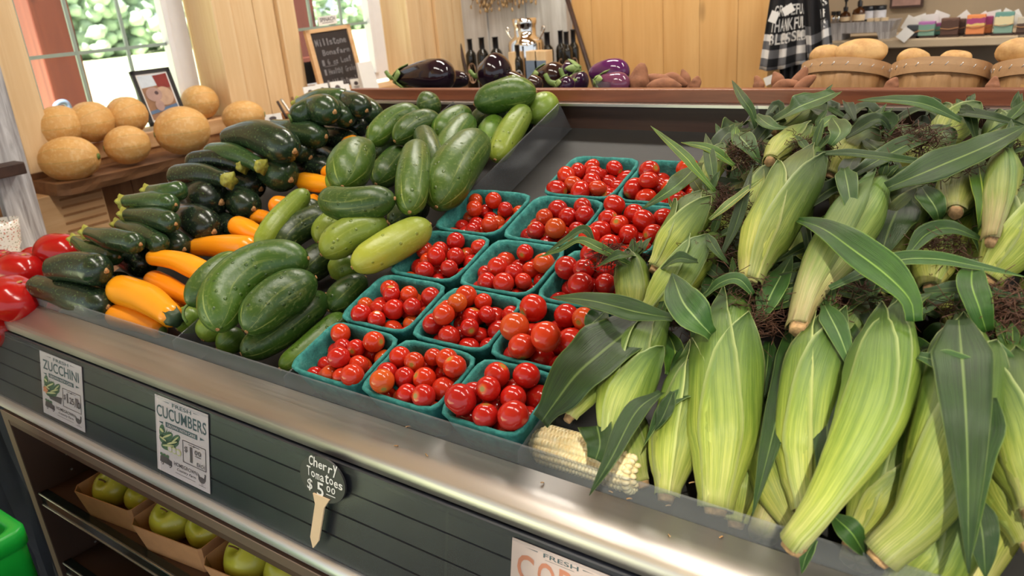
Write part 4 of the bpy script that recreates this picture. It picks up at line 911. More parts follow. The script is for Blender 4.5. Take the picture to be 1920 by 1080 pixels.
# (shank end) ... (silk end)
E_ = [
 ('F1', [(1342,955,.045),(1352,860,.065),(1362,700,.09),(1385,545,.105)], 37, 'big bright green ear of corn standing straight at the front of the heap', 1.0, dict(shells=4, neck=.34)),
 ('F2', [(1488,1022,.085),(1545,945,.11),(1632,790,.135),(1672,640,.13),(1690,572,.12)], 32, 'largest ear of corn in front, its bent pinkish shank sticking over the guard', 1.02, dict(shells=2, neck=.50)),
 ('F3', [(1512,958,.06),(1508,870,.075),(1525,720,.10),(1560,575,.105)], 31, 'pale ear of corn with a dark cut shank, left of the largest ear', 1.06, dict(shells=3)),
 ('F4', [(1650,1042,.07),(1720,970,.09),(1775,840,.115),(1805,700,.12),(1812,590,.11)], 34, 'green ear of corn right of the largest ear, wrapped by a dark leaf', .88, dict(shells=3, neck=.42)),
 ('F5', [(1600,1020,.05),(1640,960,.06),(1700,850,.08),(1722,760,.08)], 28, 'ear of corn lying under the largest ear', .92, dict(silk=0)),
 ('F6', [(1680,1110,.03),(1740,1040,.045),(1775,960,.06),(1790,880,.06)], 33, 'ear of corn at the front guard under the green wrapped ear', .98, dict(silk=0)),
 ('F7', [(1935,1020,.06),(1905,930,.07),(1870,830,.085),(1850,740,.09)], 30, 'ear of corn at the front right, beside the picture edge, slanting left', .86, dict()),
 ('F8', [(1940,960,.09),(1925,860,.10),(1905,740,.11),(1895,650,.11)], 32, 'green ear of corn cut by the right edge of the photo', .82, dict()),
 ('F9', [(1250,930,.045),(1262,850,.06),(1290,750,.075),(1318,650,.08)], 29, 'slim pale ear of corn directly left of the straight front ear', .97, dict(shells=2)),
 ('F10', [(1142,830,.075),(1160,760,.09),(1200,660,.10),(1248,590,.10)], 29, 'ear of corn leaning left over the bare cob, second from the divider', 1.0, dict(shells=3)),
 ('F11', [(1068,782,.085),(1095,740,.09),(1135,680,.10),(1160,640,.10)], 17, 'small yellowish ear of corn under a broad dark leaf, nearest the divider', 1.12, dict(shells=1, silk=0)),
 ('F12', [(1230,505,.11),(1262,460,.12),(1300,405,.13),(1340,362,.13)], 26, 'ear of corn with a brown dry streak, above the tomato baskets', 1.02, dict()),
 ('F13', [(1214,590,.10),(1250,550,.11),(1300,495,.115),(1345,440,.115)], 28, 'yellow-green ear of corn below the one with the dry streak', 1.05, dict(shells=2)),
 ('F14', [(1405,528,.13),(1425,460,.145),(1478,365,.155),(1535,278,.15)], 29, 'long bright yellow-green ear of corn in the upper middle of the heap', 1.10, dict(shells=3, cut=False)),
 ('F15', [(1497,615,.12),(1525,540,.125),(1595,430,.14),(1662,330,.14)], 31, 'ear of corn with a dry tan lower husk, right of the long bright ear', 1.0, dict(shells=2, dry=True, neck=.48)),
 ('F16', [(1444,302,.145),(1462,285,.14),(1500,262,.12),(1540,245,.11)], 22, 'ear of corn pointing its cut shank forward, at the top left of the heap', 1.05, dict(shells=2)),
 ('F17', [(1402,418,.10),(1415,385,.105),(1440,345,.10),(1465,310,.10)], 25, 'yellow ear of corn behind the long bright ear, cut end down', 1.05, dict()),
 ('F18', [(1792,398,.14),(1795,368,.13),(1808,330,.115),(1830,300,.10)], 25, 'ear of corn with a brown cut shank facing forward, upper right', .98, dict(shells=1)),
 ('F19', [(1858,452,.145),(1872,400,.15),(1885,330,.15),(1890,280,.14)], 18, 'ear of corn with a whitish dried strip, upper right', 1.05, dict(dry=True, shells=2, neck=.4)),
 ('F20', [(1850,520,.11),(1885,470,.125),(1910,420,.13),(1930,360,.12)], 32, 'pale green ear of corn at the right edge, below the whitish striped one', 1.0, dict()),
 ('F21', [(1640,520,.085),(1660,460,.10),(1690,400,.105),(1712,350,.10)], 33, 'dark green striped ear of corn in the middle right', .55, dict(shells=3)),
 ('F22', [(1788,490,.095),(1800,455,.10),(1815,410,.10),(1830,370,.10)], 24, 'yellow ear of corn between the dark striped one and the right edge', 1.05, dict(silk=0)),
 ('F23', [(1490,990,.04),(1465,930,.045),(1440,840,.055),(1440,740,.06)], 24, 'ear of corn with a ringed bent shank, low behind the pale front ear', .95, dict(shells=1)),
 ('F24', [(1192,590,.09),(1192,560,.095),(1188,510,.10),(1190,478,.10)], 22, 'ear of corn with a frayed tip leaning on the tomato divider', .95, dict(shells=2)),
 ('F25', [(1312,362,.10),(1322,338,.10),(1345,300,.10),(1365,270,.10)], 19, 'pale slim ear of corn at the top left near the divider', 1.1, dict(shells=1)),
 ('F26', [(1380,980,.02),(1388,930,.03),(1405,860,.04),(1420,790,.045)], 28, 'ear of corn low at the guard right of the straight front ear', .95, dict(shells=1, silk=0)),
 ('F27', [(1575,720,.06),(1582,660,.07),(1592,600,.08),(1598,550,.08)], 30, 'ear of corn behind the pale front ear, partly covered by a grey leaf', .85, dict()),
 ('F28', [(1745,540,.095),(1752,500,.10),(1765,450,.10),(1775,420,.10)], 24, 'whitish striped ear of corn behind the crossing leaf', 1.0, dict(shells=2)),
 ('F29', [(1560,330,.08),(1580,300,.09),(1610,270,.09),(1640,245,.09)], 28, 'ear of corn at the far middle under crossing leaves', .8, dict()),
 ('F30', [(1760,270,.10),(1775,250,.10),(1795,230,.10),(1815,212,.09)], 26, 'ear of corn at the far right against the back board', .9, dict()),
 ('F31', [(1870,300,.08),(1880,270,.08),(1890,240,.08),(1905,215,.08)], 26, 'farthest right ear of corn by the rail', .85, dict(silk=0)),
 ('F32', [(1455,245,.09),(1480,230,.09),(1510,215,.08),(1540,200,.07)], 24, 'ear of corn at the far left of the heap under a standing leaf', .8, dict(silk=0)),
 ('F33', [(1205,905,.02),(1190,860,.03),(1180,800,.035),(1185,745,.04)], 24, 'ear of corn behind the bare cob', .75, dict(shells=1, silk=0)),
 ('F34', [(1690,330,.09),(1715,300,.10),(1745,275,.10),(1780,255,.095)], 26, 'ear of corn in the far right middle under the widest leaf', .85, dict(silk=0)),
]
for k, p, r, lab, tone, kw in E_: ear(k, p, r, lab, tone, **kw)
# lowest layer, lying on the tray
rr = random.Random(3); kk = 0
for row, (ya, yb) in enumerate(((.55, .78), (.80, 1.02), (.98, 1.19))):
    for i in range(13):
        x = -.365+i*.068+(.03 if row == 1 else 0)
        if x > .42+.1*row: continue
        if row == 0 and x < -.17: continue
        P = [dk(x+rr.uniform(-.012,.012), ya+rr.uniform(-.01,.01), .026), dk(x+rr.uniform(-.01,.01), (ya+yb)/2, .034), dk(x+rr.uniform(-.012,.012), yb, .034)]
        S = P; kk += 1
        e = empty('corn_ear', P[0], 'ear of corn in the lowest layer of the heap, %s' % ('near the front guard', 'in the middle of the tray', 'near the back board')[row], 'corn', 'lowest layer of corn, row %s' % ('front', 'middle', 'back')[row])
        g = G(); rb = .030*rr.uniform(.9, 1.05)
        g.loft(P, lambda t: rb*(lerp(.42, 1, sm(t/.35)) if t < .35 else lerp(1, .35, sm((t-.5)/.52))), 20, 20, prof=lambda t, A: 1+.02*math.cos(7*A))
        s0 = rr.uniform(.6, .9); mk('husk', g, MT['husk'], e, color=(s0, s0, s0))
        ears['B%d' % kk] = e
        for q in range(3):
            a = rr.uniform(-1, 1); b0 = P[2]+DN*.01; b0.x = max(b0.x, -.36); b1 = b0+DX*(.07*a)+DY*rr.uniform(-.05, .04)+DN*rr.uniform(.01, .03); b1.x = max(b1.x, -.375); b2 = b1+DX*(.06*a)+DY*rr.uniform(-.06, .03)-DN*.01; b2.x = max(b2.x, -.385); b2.y = min(b2.y, 1.2); b1.y = min(b1.y, 1.2)
            s1 = rr.uniform(.5, .9); ribbon(e, [b0, b1, b2], rr.uniform(.014, .026), (s1, s1, s1), roll=rr.uniform(-.6, .6))
GRN, LGT, GRY, DRY, DKG = (1.0,1.05,.95), (2.0,1.8,1.3), (1.35,1.4,1.7), (4.5,2.8,3.0), (.6,.66,.6)
YG = (2.4,2.2,1.1); BR = (.9,1.12,.7)
L_ = [
 ('F10',[(1262,596,.13),(1200,585,.135),(1110,563,.135),(1035,557,.12)],24,GRN,{}),
 ('F24',[(1181,494,.12),(1122,464,.135),(1086,450,.13),(1050,468,.12),(1007,483,.11)],12,LGT,{}),
 ('F24',[(1114,455,.12),(1095,430,.13),(1060,450,.125),(1023,475,.115)],12,GRN,{}),
 ('F24',[(1190,480,.12),(1160,478,.135),(1120,500,.12)],14,GRN,{}),
 ('F11',[(1200,600,.12),(1130,655,.125),(1075,705,.115),(1015,790,.085)],64,DKG,dict(fold=.18, wp=lambda t: .35+.65*math.sin(PI*min(1, t*1.05+.05))**.7)),
 ('F1',[(1335,628,.13),(1303,592,.15),(1278,560,.155),(1260,512,.15)],34,GRY,dict(fold=.5)),
 ('F10',[(1135,583,.12),(1110,605,.12),(1102,624,.11)],26,GRY,{}),
 ('F13',[(1308,490,.14),(1270,484,.15),(1235,508,.13)],15,GRN,{}),
 ('F1',[(1412,552,.13),(1385,523,.145),(1350,530,.14),(1316,562,.12)],14,GRY,{}),
 ('F12',[(1325,440,.14),(1345,472,.14),(1368,497,.13)],11,GRN,{}),
 ('F14',[(1353,478,.13),(1376,430,.14),(1392,380,.15),(1412,310,.15)],13,DKG,{}),
 ('F10',[(1240,735,.11),(1192,771,.12),(1145,860,.115),(1105,929,.095)],21,DKG,{}),
 ('F9',[(1262,735,.11),(1243,780,.10),(1228,808,.09)],15,DKG,{}),
 ('F33',[(1118,795,.09),(1124,830,.09),(1116,862,.08)],34,DKG,dict(wp=lambda t: 1-.5*t)),
 ('F23',[(1488,600,.09),(1478,690,.095),(1452,800,.095),(1430,890,.09),(1410,968,.075)],25,DKG,{}),
 ('F3',[(1566,650,.11),(1552,750,.11),(1550,850,.10),(1538,945,.08)],30,DKG,dict(fold=.15)),
 ('F3',[(1546,572,.125),(1575,630,.135),(1600,702,.12)],21,GRY,{}),
 ('F2',[(1714,602,.16),(1706,560,.17),(1660,510,.175),(1600,465,.175),(1540,425,.17),(1480,408,.15)],32,BR,dict(fold=.45)),
 ('F15',[(1700,480,.14),(1740,436,.15),(1790,428,.15),(1857,458,.13)],18,BR,{}),
 ('F27',[(1556,540,.14),(1665,492,.15),(1745,484,.155),(1840,500,.15),(1925,520,.14)],16,GRY,{}),
 ('F28',[(1733,546,.14),(1810,539,.14),(1925,560,.13)],13,DKG,{}),
 ('F4',[(1850,622,.13),(1836,575,.15),(1822,530,.155),(1825,485,.14)],23,BR,dict(wp=lambda t: max(.03, math.sin(PI*(.12+.88*t))**.8))),
 ('F2',[(1722,667,.15),(1785,682,.155),(1835,700,.15),(1862,728,.13)],20,GRY,{}),
 ('F8',[(1842,640,.13),(1875,665,.135),(1925,705,.12)],16,GRY,{}),
 ('F4',[(1798,600,.15),(1806,700,.16),(1812,800,.155),(1815,900,.14),(1816,1075,.11)],46,DKG,dict(fold=.12, wp=lambda t: max(.03, min(1, .35+3*t)*(1-t**1.6)))),
 ('F4',[(1858,745,.14),(1850,800,.14),(1830,880,.13),(1817,1060,.11)],26,GRN,dict(wp=lambda t: max(.03, min(1, .3+3*t)*(1-t**2)))),
 ('F6',[(1828,930,.10),(1842,1000,.09),(1848,1085,.07)],22,DKG,{}),
 ('F2',[(1560,965,.09),(1598,1000,.09),(1625,1045,.06)],18,BR,{}),
 ('F2',[(1530,1012,.085),(1512,1040,.075),(1503,1076,.06)],9,GRY,{}),
 ('F15',[(1664,352,.16),(1760,310,.17),(1850,272,.17),(1930,233,.155)],38,GRN,dict(fold=.2)),
 ('F14',[(1530,288,.165),(1600,287,.17),(1700,300,.17),(1805,314,.15)],12,GRN,{}),
 ('F29',[(1598,328,.15),(1680,280,.16),(1785,232,.14)],26,GRN,{}),
 ('F30',[(1802,226,.13),(1740,196,.15),(1680,187,.15),(1608,188,.13)],19,GRY,{}),
 ('F30',[(1780,207,.12),(1850,217,.13),(1930,238,.12)],17,DKG,{}),
 ('F32',[(1448,228,.11),(1500,197,.135),(1567,172,.12)],36,GRY,dict(fold=.3, wp=lambda t: max(.1, math.sin(PI*(.1+.78*t))**.7))),
 ('F14',[(1558,272,.165),(1575,245,.17),(1560,220,.15)],24,GRY,{}),
 ('F16',[(1535,242,.13),(1560,222,.135),(1575,240,.12)],14,YG,{}),
 ('F29',[(1585,258,.12),(1645,222,.14),(1674,250,.12)],21,DKG,{}),
 ('F29',[(1640,235,.13),(1665,225,.13),(1668,255,.12)],24,BR,{}),
 ('F15',[(1583,315,.16),(1590,350,.17),(1601,422,.16)],21,GRY,dict(fold=.4)),
 ('F21',[(1728,350,.15),(1755,390,.15),(1762,424,.13)],24,GRY,{}),
 ('F32',[(1418,245,.11),(1410,210,.13),(1393,185,.14),(1372,150,.13)],13,GRN,{}),
 ('F12',[(1340,358,.15),(1300,312,.165),(1283,292,.165),(1220,236,.15)],12,YG,{}),
 ('F12',[(1312,305,.13),(1265,350,.14),(1203,392,.12)],30,(1.2,1.35,.95),dict(fold=.12)),
 ('F25',[(1376,310,.14),(1330,278,.15),(1277,267,.14)],13,YG,{}),
 ('F12',[(1340,350,.14),(1331,295,.15),(1323,250,.14)],15,GRN,{}),
 ('F12',[(1338,362,.13),(1290,385,.135),(1262,386,.13),(1252,366,.12)],7,DRY,{}),
 ('F12',[(1331,412,.15),(1380,372,.155),(1434,331,.145)],11,DRY,{}),
 ('F25',[(1383,250,.13),(1405,275,.135),(1427,308,.12)],26,GRY,{}),
 ('F16',[(1418,215,.12),(1450,237,.13),(1492,240,.12)],18,GRY,{}),
 ('F25',[(1380,238,.12),(1378,262,.12),(1374,288,.11)],11,YG,{}),
 ('F21',[(1692,372,.13),(1668,425,.135),(1648,492,.12)],46,DKG,dict(fold=.15)),
 ('F19',[(1835,305,.15),(1843,370,.155),(1835,428,.14)],20,YG,{}),
 ('F23',[(1442,640,.08),(1436,700,.08),(1424,765,.07)],22,DKG,{}),
 ('F8',[(1858,770,.12),(1890,773,.125),(1930,778,.12)],30,DKG,{}),
 ('F4',[(1732,690,.11),(1755,722,.11),(1782,747,.09)],16,GRN,{}),
 ('F3',[(1424,602,.10),(1448,545,.115),(1486,478,.11)],26,GRY,{}),
 ('F9',[(1300,640,.08),(1275,690,.085),(1262,745,.07)],22,DKG,{}),
 ('F26',[(1435,760,.07),(1428,830,.07),(1420,900,.05)],20,DKG,{}),
 ('F27',[(1620,560,.10),(1640,610,.10),(1650,660,.09)],20,DKG,{}),
 ('F21',[(1600,520,.10),(1660,535,.10),(1700,560,.09)],20,DKG,{}),
 ('F28',[(1700,600,.10),(1760,560,.11),(1830,545,.10)],14,GRY,{}),
 ('F20',[(1870,560,.11),(1890,600,.11),(1925,640,.10)],22,GRN,{}),
 ('F7',[(1880,690,.10),(1900,660,.11),(1915,620,.10)],18,GRN,{}),
 ('F13',[(1345,500,.11),(1325,545,.115),(1290,560,.10)],18,DKG,{}),
 ('F12',[(1296,330,.11),(1318,365,.12),(1330,400,.11)],16,LGT,{}),
 ('F17',[(1440,330,.12),(1450,370,.12),(1448,410,.10)],18,GRY,{}),
 ('F31',[(1925,190,.10),(1890,225,.11),(1850,250,.10)],14,BR,{}),
 ('F34',[(1620,262,.11),(1660,290,.12),(1700,330,.11)],20,DKG,{}),
 ('F34',[(1690,240,.10),(1740,262,.11),(1800,275,.10)],22,GRN,{}),
 ('F19',[(1905,300,.14),(1910,360,.14),(1900,420,.13)],16,YG,{}),
 ('F22',[(1830,420,.12),(1850,470,.12),(1845,520,.11)],18,GRN,{}),
]
for k, p, w_, tone, kw in L_: leaf(k, p, w_, tone, **kw)
rq = random.Random(21); ks = [q[0] for q in E_]
for i in range(95):
    kk = rq.choice(ks); e = ears[kk]; o = ORG[e.name]
    px, py = (rq.uniform(1230, 1915), rq.uniform(215, 420)) if i < 45 else ((rq.uniform(1260, 1915), rq.uniform(400, 620)) if i < 82 else (rq.uniform(1230, 1915), rq.uniform(600, 800)))
    kk = min(E_, key=lambda q: (q[1][-1][0]-px)**2+(q[1][-1][1]-py)**2)[0]
    h = rq.uniform(.055, .105); a = rq.uniform(0, 2*PI); ln = rq.uniform(.05, .12); p0 = deck(px, py, h); d = DX*math.cos(a)+DY*math.sin(a)
    p1 = p0+d*ln*.5+DN*rq.uniform(.0, .022); p2 = p0+d*ln+DX*rq.uniform(-.02,.02)-DN*rq.uniform(-.005,.02); s1 = rq.uniform(.4, .95)
    if p2.y > 1.215: p2.y = 1.21
    for q_ in (p0, p1, p2): q_.x = max(q_.x, -.385)
    tn_ = (s1*1.5, s1*1.45, s1*.9) if rq.random() < .25 else (s1, s1*1.05, s1*.95)
    ribbon(ears[kk], [p0, p1, p2], rq.uniform(.009, .024), tn_, roll=rq.uniform(-1.2, 1.2), fold=rq.uniform(.2, .7), wave=rq.uniform(.1, .3))
# loose silk clumps seen between the ears
def silk(key, px, py, h, s=1.0, n=170):
    c = deck(px, py, h); rr = random.Random(px); g = G()
    for k in range(n):
        a = Vector((rr.gauss(0,1), rr.gauss(0,1), rr.gauss(0,.6)))*.009*s; b = a+Vector((rr.gauss(0,1), rr.gauss(0,1), rr.gauss(0,.7)))*.008*s; d = b+Vector((rr.gauss(0,1), rr.gauss(0,1), rr.gauss(0,.7)))*.008*s
        g.tube([c+a, c+(a+b)/2+Vector((.003,0,.002)), c+b, c+d], .0004, 3, 6)
    mk('silk', g, MT['silk'], ears[key])
for q in (('F1',1395,528,.12,1.1),('F12',1352,385,.13,1.2),('F12',1392,292,.12,1.2),('F16',1490,278,.14,.9),('F15',1720,262,.15,1.2),('F3',1580,550,.11,1.3),('F3',1540,560,.11,1.0),('F18',1800,322,.14,1.2),('F4',1890,590,.12,1.6),('F4',1860,570,.12,1.3),('F1',1420,600,.10,1.2),('F19',1912,370,.14,.9),('F13',1330,470,.12,1.0),('F22',1762,465,.12,1.2),('F24',1140,480,.12,.8)): silk(*q)
# bare cob
P = [deck(1003,828,.028), deck(1100,856,.028), deck(1192,888,.028)]
NR, NL = 15, 30; g = G()
rad0 = lambda t: .0215*(lerp(.62, 1, sm(t/.12)) if t < .12 else 1)*(1 if t < .9 else lerp(1, .9, (t-.9)/.1))
S = spline(P, NL*8+1); T = (S[-1]-S[0]).normalized(); s_ = T.cross(DN).normalized(); u_ = s_.cross(T); rows = []; tl_ = []
for i, c in enumerate(S):
    t = i/(len(S)-1); row = []
    for j in range(NR*6):
        a = 2*PI*j/(NR*6); kr = abs(math.sin(NR*a/2))**.5; ki = int(math.floor(a*NR/(2*PI)))
        kl = abs(math.sin(PI*(t*NL+.25*(ki % 2)+.15*math.sin(ki*5))))**.5
        q = rad0(t)*(1+.17*(math.sqrt(kr*kr*kl*kl)-1))
        row.append(c+s_*(q*math.cos(a))+u_*(q*math.sin(a)))
    rows.append(row)
g.grid(rows, closed=True)
for e, c in ((0, S[0]-T*.006), (-1, S[-1]+T*.003)):
    b = len(g.v); g.v += rows[e]; g.v.append(c); n = len(rows[e])
    for j in range(n): g.face((b+j, b+(j+1) % n, b+n) if e else (b+(j+1) % n, b+j, b+n))
cob = mk('corn_cob', g, MT['kernel'], label='bare white corn cob without its husk, lying behind the front guard', cat='corn')
g = G(); rr = random.Random(9)
for j in range(20):
    a = 2*PI*j/20; c = S[-1]-T*.002+(s_*math.cos(a)+u_*math.sin(a))*.017; g.blob(c, (T*.005, (s_*math.cos(a)+u_*math.sin(a))*.0045, (u_*math.cos(a)-s_*math.sin(a))*.0026), 8, 6)
for j in range(10): a = 2*PI*j/10; g.blob(S[-1]+T*.002+(s_*math.cos(a)+u_*math.sin(a))*.010, (T*.004, s_*.003, u_*.003), 8, 6)
mk('cob_butt', g, MT['kernel'], cob)
# crumbs of husk on the steel ledge
for i, (px, py) in enumerate(((743,836),(800,853),(1017,905),(1145,922),(1253,948),(1298,905),(1180,935),(765,800),(1255,1004),(1352,1007))):
    d = ray(px, py); Q = Vector((0, .50, -.4376)); nn = Vector((0, -.45, .89)).normalized(); p = d*(Q.dot(nn)/d.dot(nn)); g = G(); rr = random.Random(i)
    a = Vector((rr.uniform(-1,1), rr.uniform(-.5,.5), 0)).normalized()*rr.uniform(.0015, .0035)
    g.tube([p-a, p+nn*.0008, p+a], .0006, 5, 5)
    mk('husk_crumb', g, MT['cut'] if i % 3 else MT['scar'], label='tiny scrap of dry husk lying on the steel ledge', cat='crumb', group='husk crumbs on the steel ledge')

# ================================================================ LEFT: BIG TOMATOES, LADDER SHELF, TEA CUP
g = G(); g.box(-2.02, XL-.03, .50, .98, -.535, -.515); tb = empty('side_table', (-1.75, .75, FZ), 'low brown table left of the case carrying the large tomatoes', 'table')
mk('table_top', g, live_wood, tb, smooth=False, bevel=.003)
for x, y in ((-1.98,.56),(-1.5,.56),(-1.98,.94),(-1.5,.94)): g = G(); g.box(x-.02, x+.02, y-.02, y+.02, FZ+.001, -.535); mk('leg', g, live_wood, tb, smooth=False)
def bigtom(px, py, z, r, lab, seed):
    c = onz(px, py, z); g = G(); rr = random.Random(seed); ph = rr.uniform(0, 6)
    ax = Matrix.Rotation(rr.uniform(-.4, .4), 3, 'X') @ Matrix.Rotation(rr.uniform(-.4, .4), 3, 'Y')
    g.blob(c, [ax @ Vector((r,0,0)), ax @ Vector((0,r,0)), ax @ Vector((0,0,r*.76))], 28, 18, lambda q, th, p: 1-.16*math.exp(-(th/.35)**2)+.016*math.cos(5*p+ph)*math.sin(th)*(1+math.cos(th))+.02*math.cos(2*p)*math.sin(th))
    o = mk('tomato', g, MT['bigtom'], label=lab, cat='tomato', group='large tomatoes left of the case')
    g = G(); q = c+ax @ Vector((0,0,r*.76*.85)); g.blob(q, (Vector((.006,0,0)), Vector((0,.006,0)), Vector((0,0,.0015))), 10, 6); mk('stem_scar', g, MT['scar'], o)
for a in (((28,560,-.42,.050),'large red tomato with a pale star scar, nearest the case corner'),((40,507,-.415,.047),'large red tomato behind the nearest one'),((117,472,-.40,.052),'large red tomato beside the curved zucchini, farthest back'),((60,530,-.45,.045),'red tomato between the stout zucchini and the nearest big tomatoes'),((2,498,-.42,.042),'red tomato at the left picture edge, upper'),((-5,540,-.45,.045),'red tomato at the left picture edge, middle'),((0,612,-.47,.045),'red tomato at the left picture edge just above the steel ledge'),((75,490,-.45,.042),'red tomato in the back row between two larger ones'),((80,560,-.475,.04),'red tomato low under the zucchini ends')):
    bigtom(*a[0], a[1], int(a[0][0]+50))
# whitewashed ladder shelf
ld = empty('ladder_shelf', (-2.1, .8, FZ), 'whitewashed ladder shelf with brown boards at the left picture edge', 'shelf')
XA = -2.05
a0 = onx(4, 170, XA); a1 = onx(86, 462, XA); dirr = (a1-a0).normalized(); w_ = .075
p0 = a0-dirr*.5; p1 = a1+dirr*.9; side = Vector((0,-1,0))
g = G(); g.slab(p0, p1-p0, side*w_, Vector((.028,0,0))); mk('upright', g, whitewash, ld, smooth=False, bevel=.002)
for (px, py, nm) in ((36,303,'board'),(80,465,'board')):
    q = onx(px, py, XA+.06); g = G(); g.box(XA-.20, XA+.075, q.y-.60, q.y+.005, q.z-.028, q.z); mk('shelf_board', g, dark_board, ld, smooth=False, bevel=.003)
BZ = onx(80, 465, XA+.06).z
g = G(); g.slab(p0+Vector((0,-.62,0)), p1-p0, side*w_, Vector((.028,0,0))); mk('upright', g, whitewash, ld, smooth=False)
# cup, saucer cloth
cfl = M('floral_china'); v = cfl.coord(); vo = cfl.n('TexVoronoi', Vector=v, Scale=190.0); 
cfl.base(cfl.mix(cfl.ramp(vo.outputs['Distance'], [(.26,(1,1,1)),(.34,(0,0,0))]), srgb(236,232,224), cfl.ramp(cfl.n('SeparateXYZ', Vector=vo.outputs['Color']).outputs[0], [(.4, srgb(120,120,70)), (.5, srgb(190,90,50))], 'CONSTANT'))); cfl_m = cfl.set(Roughness=.2)
cc = onx(12, 458, -2.0); cb = Vector((cc.x, cc.y, BZ+.004)); k = .040
g = G(); pr = [(0,.001),(.55,.001),(.62,.0),(.60,.012),(.78,.025),(.92,.055),(1.0,.082),(.97,.082),(.88,.055),(.72,.028),(.5,.010),(0,.008)]
rows = [[cb+Vector((k*r*math.cos(2*PI*j/32), k*r*math.sin(2*PI*j/32), z)) for j in range(32)] for r, z in [(max(r,.001), z) for r, z in pr]]
g.grid(rows, closed=True); mk('tea_cup', g, cfl_m, label='white tea cup with small orange flowers at the left picture edge', cat='cup')
g = G(); n = 24; rows = []
for i in range(14):
    rows.append([Vector((cb.x-.09+.20*i/13+.004*math.sin(j), cb.y-.13+.23*j/(n-1), BZ+.0015+.002*abs(math.sin(i*.9+j*.5)))) for j in range(n)])
g.grid(rows); mk('napkin', g, cfl_m, label='floral white napkin spread under the tea cup', cat='napkin', solid=.0015)

# ================================================================ MELONS, FRAME, SILL SHELF
s0 = onz(107, 348, -.370); XS = s0.x
g = G(); rows = []; n = 60
for i in range(n):
    y = lerp(.925, 2.55, i/(n-1)); fx = XS+.012*noise.noise(Vector((y*7, 1, 0)))+.004*noise.noise(Vector((y*40, 2, 0)))-(.02 if i == 0 else 0)
    rows.append([Vector((XW+.001, y, -.3705)), Vector((fx, y, -.3705)), Vector((fx-.006+.004*math.sin(y*31), y, -.388)), Vector((fx-.012, y, -.403+.002*math.sin(y*17))), Vector((XW+.001, y, -.405))])
b = g.grid(rows, closed=True, flip=True); g.face([b+i for i in range(5)]); g.face([b+(n-1)*5+i for i in range(5)][::-1])
mk('live_edge_shelf', g, live_wood, label='thick live-edge brown shelf under the windows, carrying melons', cat='shelf', smooth=False)
g = G(); q = onz(170, 375, -.41); g.prism([(q.y-.09, -.405), (q.y+.115, -.405), (q.y+.115, -1.0), (q.y-.09, -1.0)], XW, XW+.09)
br = mk('shelf_bracket', g, pine_y, label='pale saw-marked wooden post under the live-edge shelf', cat='bracket', smooth=False, bevel=.002)
g = G()
for i in range(26): g.box(XW+.09, XW+.0915, q.y-.005, q.y+.11, -.42-.022*i-.006, -.42-.022*i)
mk('saw_mark', g, pine_dim, br, smooth=False)
def melon(px, py, z, rpx, sq, lab, ax='y', seed=0):
    c = onz(px, py, z); r = rpx*c.length/FPX; rr = random.Random(seed); g = G()
    rot = Matrix.Rotation(rr.uniform(-.5, .5), 3, 'Z') @ (Matrix.Rotation(PI/2, 3, 'X') if ax == 'y' else Matrix.Rotation(-.9, 3, 'Z') @ Matrix.Rotation(PI/2, 3, 'X'))
    g.blob(c, [rot @ Vector((r*sq,0,0)), rot @ Vector((0,r*sq,0)), rot @ Vector((0,0,r))], 40, 24, lambda q, th, p: 1+.012*math.cos(10*p)*math.sin(th)-.03*math.exp(-((PI-th)/.2)**2))
    o = mk('melon', g, MT['melon'], label=lab, cat='melon', group='netted melons by the window')
    g = G(); e = rot @ Vector((0,0,1)); e = e if e.dot(-c) > 0 else -e; g.loft([c+e*r*.97, c+e*r*1.008], lambda t: .008, 3, 12); mk('stem_scar', g, MT['stem'], o)
    return c, r
for q in ((113,238,-.245,36,.93,'melon at the left end of the window sill, its dark stem scar facing out','y'),(171,229,-.245,37,.88,'second melon from the left on the window sill','y'),(238,217,-.245,35,.88,'third melon on the sill, just left of the photo frame','y'),(130,298,-.318,47,.76,'leftmost melon on the live-edge shelf','x'),(239,272,-.312,36,.88,'small round melon on the shelf between two larger ones','y'),(342,245,-.298,45,.90,'largest ribbed melon on the shelf in front of the photo frame','y'),(375,192,-.250,31,.92,'melon on the sill right of the photo frame','y'),(457,219,-.300,36,.76,'melon on the shelf right of the first window, under the pine boards','x')):
    c, r = melon(*q, seed=int(q[0])); 
    print('melon', [round(k, 3) for k in c], round(r, 3))
# photo in a black frame
def quadplane(TL, TR, BL, X): a, b, c = onx(*TL, X[0]), onx(*TR, X[0]), onx(*BL, X[1]); return a, b, c
a, b, c = quadplane((243,134),(316,125),(284,237), (-2.335, -2.30)); P = Plane(a, b-a, c-a, .001); n_ = P.n
g = G(); t = .07
for q in ((0,0,1,t),(0,1-t*.8,1,1),(0,0,t*1.3,1),(1-t*1.3,0,1,1)):
    o = P.o+P.u*q[0]+P.v*q[1]; g.slab(o, P.u*(q[2]-q[0]), P.v*(q[3]-q[1]), n_*-.010)
fr = mk('photo_frame', g, black_mat, label='black framed animal photograph leaning in the window among the melons', cat='picture frame', smooth=False)
g = G(); g.slab(P.o+P.u*.04+P.v*.03-n_*.009, P.u*.92, P.v*.94, n_*.004); mk('backing', g, black_mat, fr, smooth=False)
g = G(); P2 = Plane(P.o-n_*.004, P.u, P.v, .0004); P2.n = n_
P2.quad(g, .08,.06,.92,.95,0); P2.quad(g, .13,.10,.87,.90,1,2); P2.shape(g, [(.13,.10),(.87,.10),(.87,.28),(.13,.32)], 2, 3); P2.shape(g, [(.5,.12),(.87,.10),(.87,.36),(.55,.36)], 3, 4)
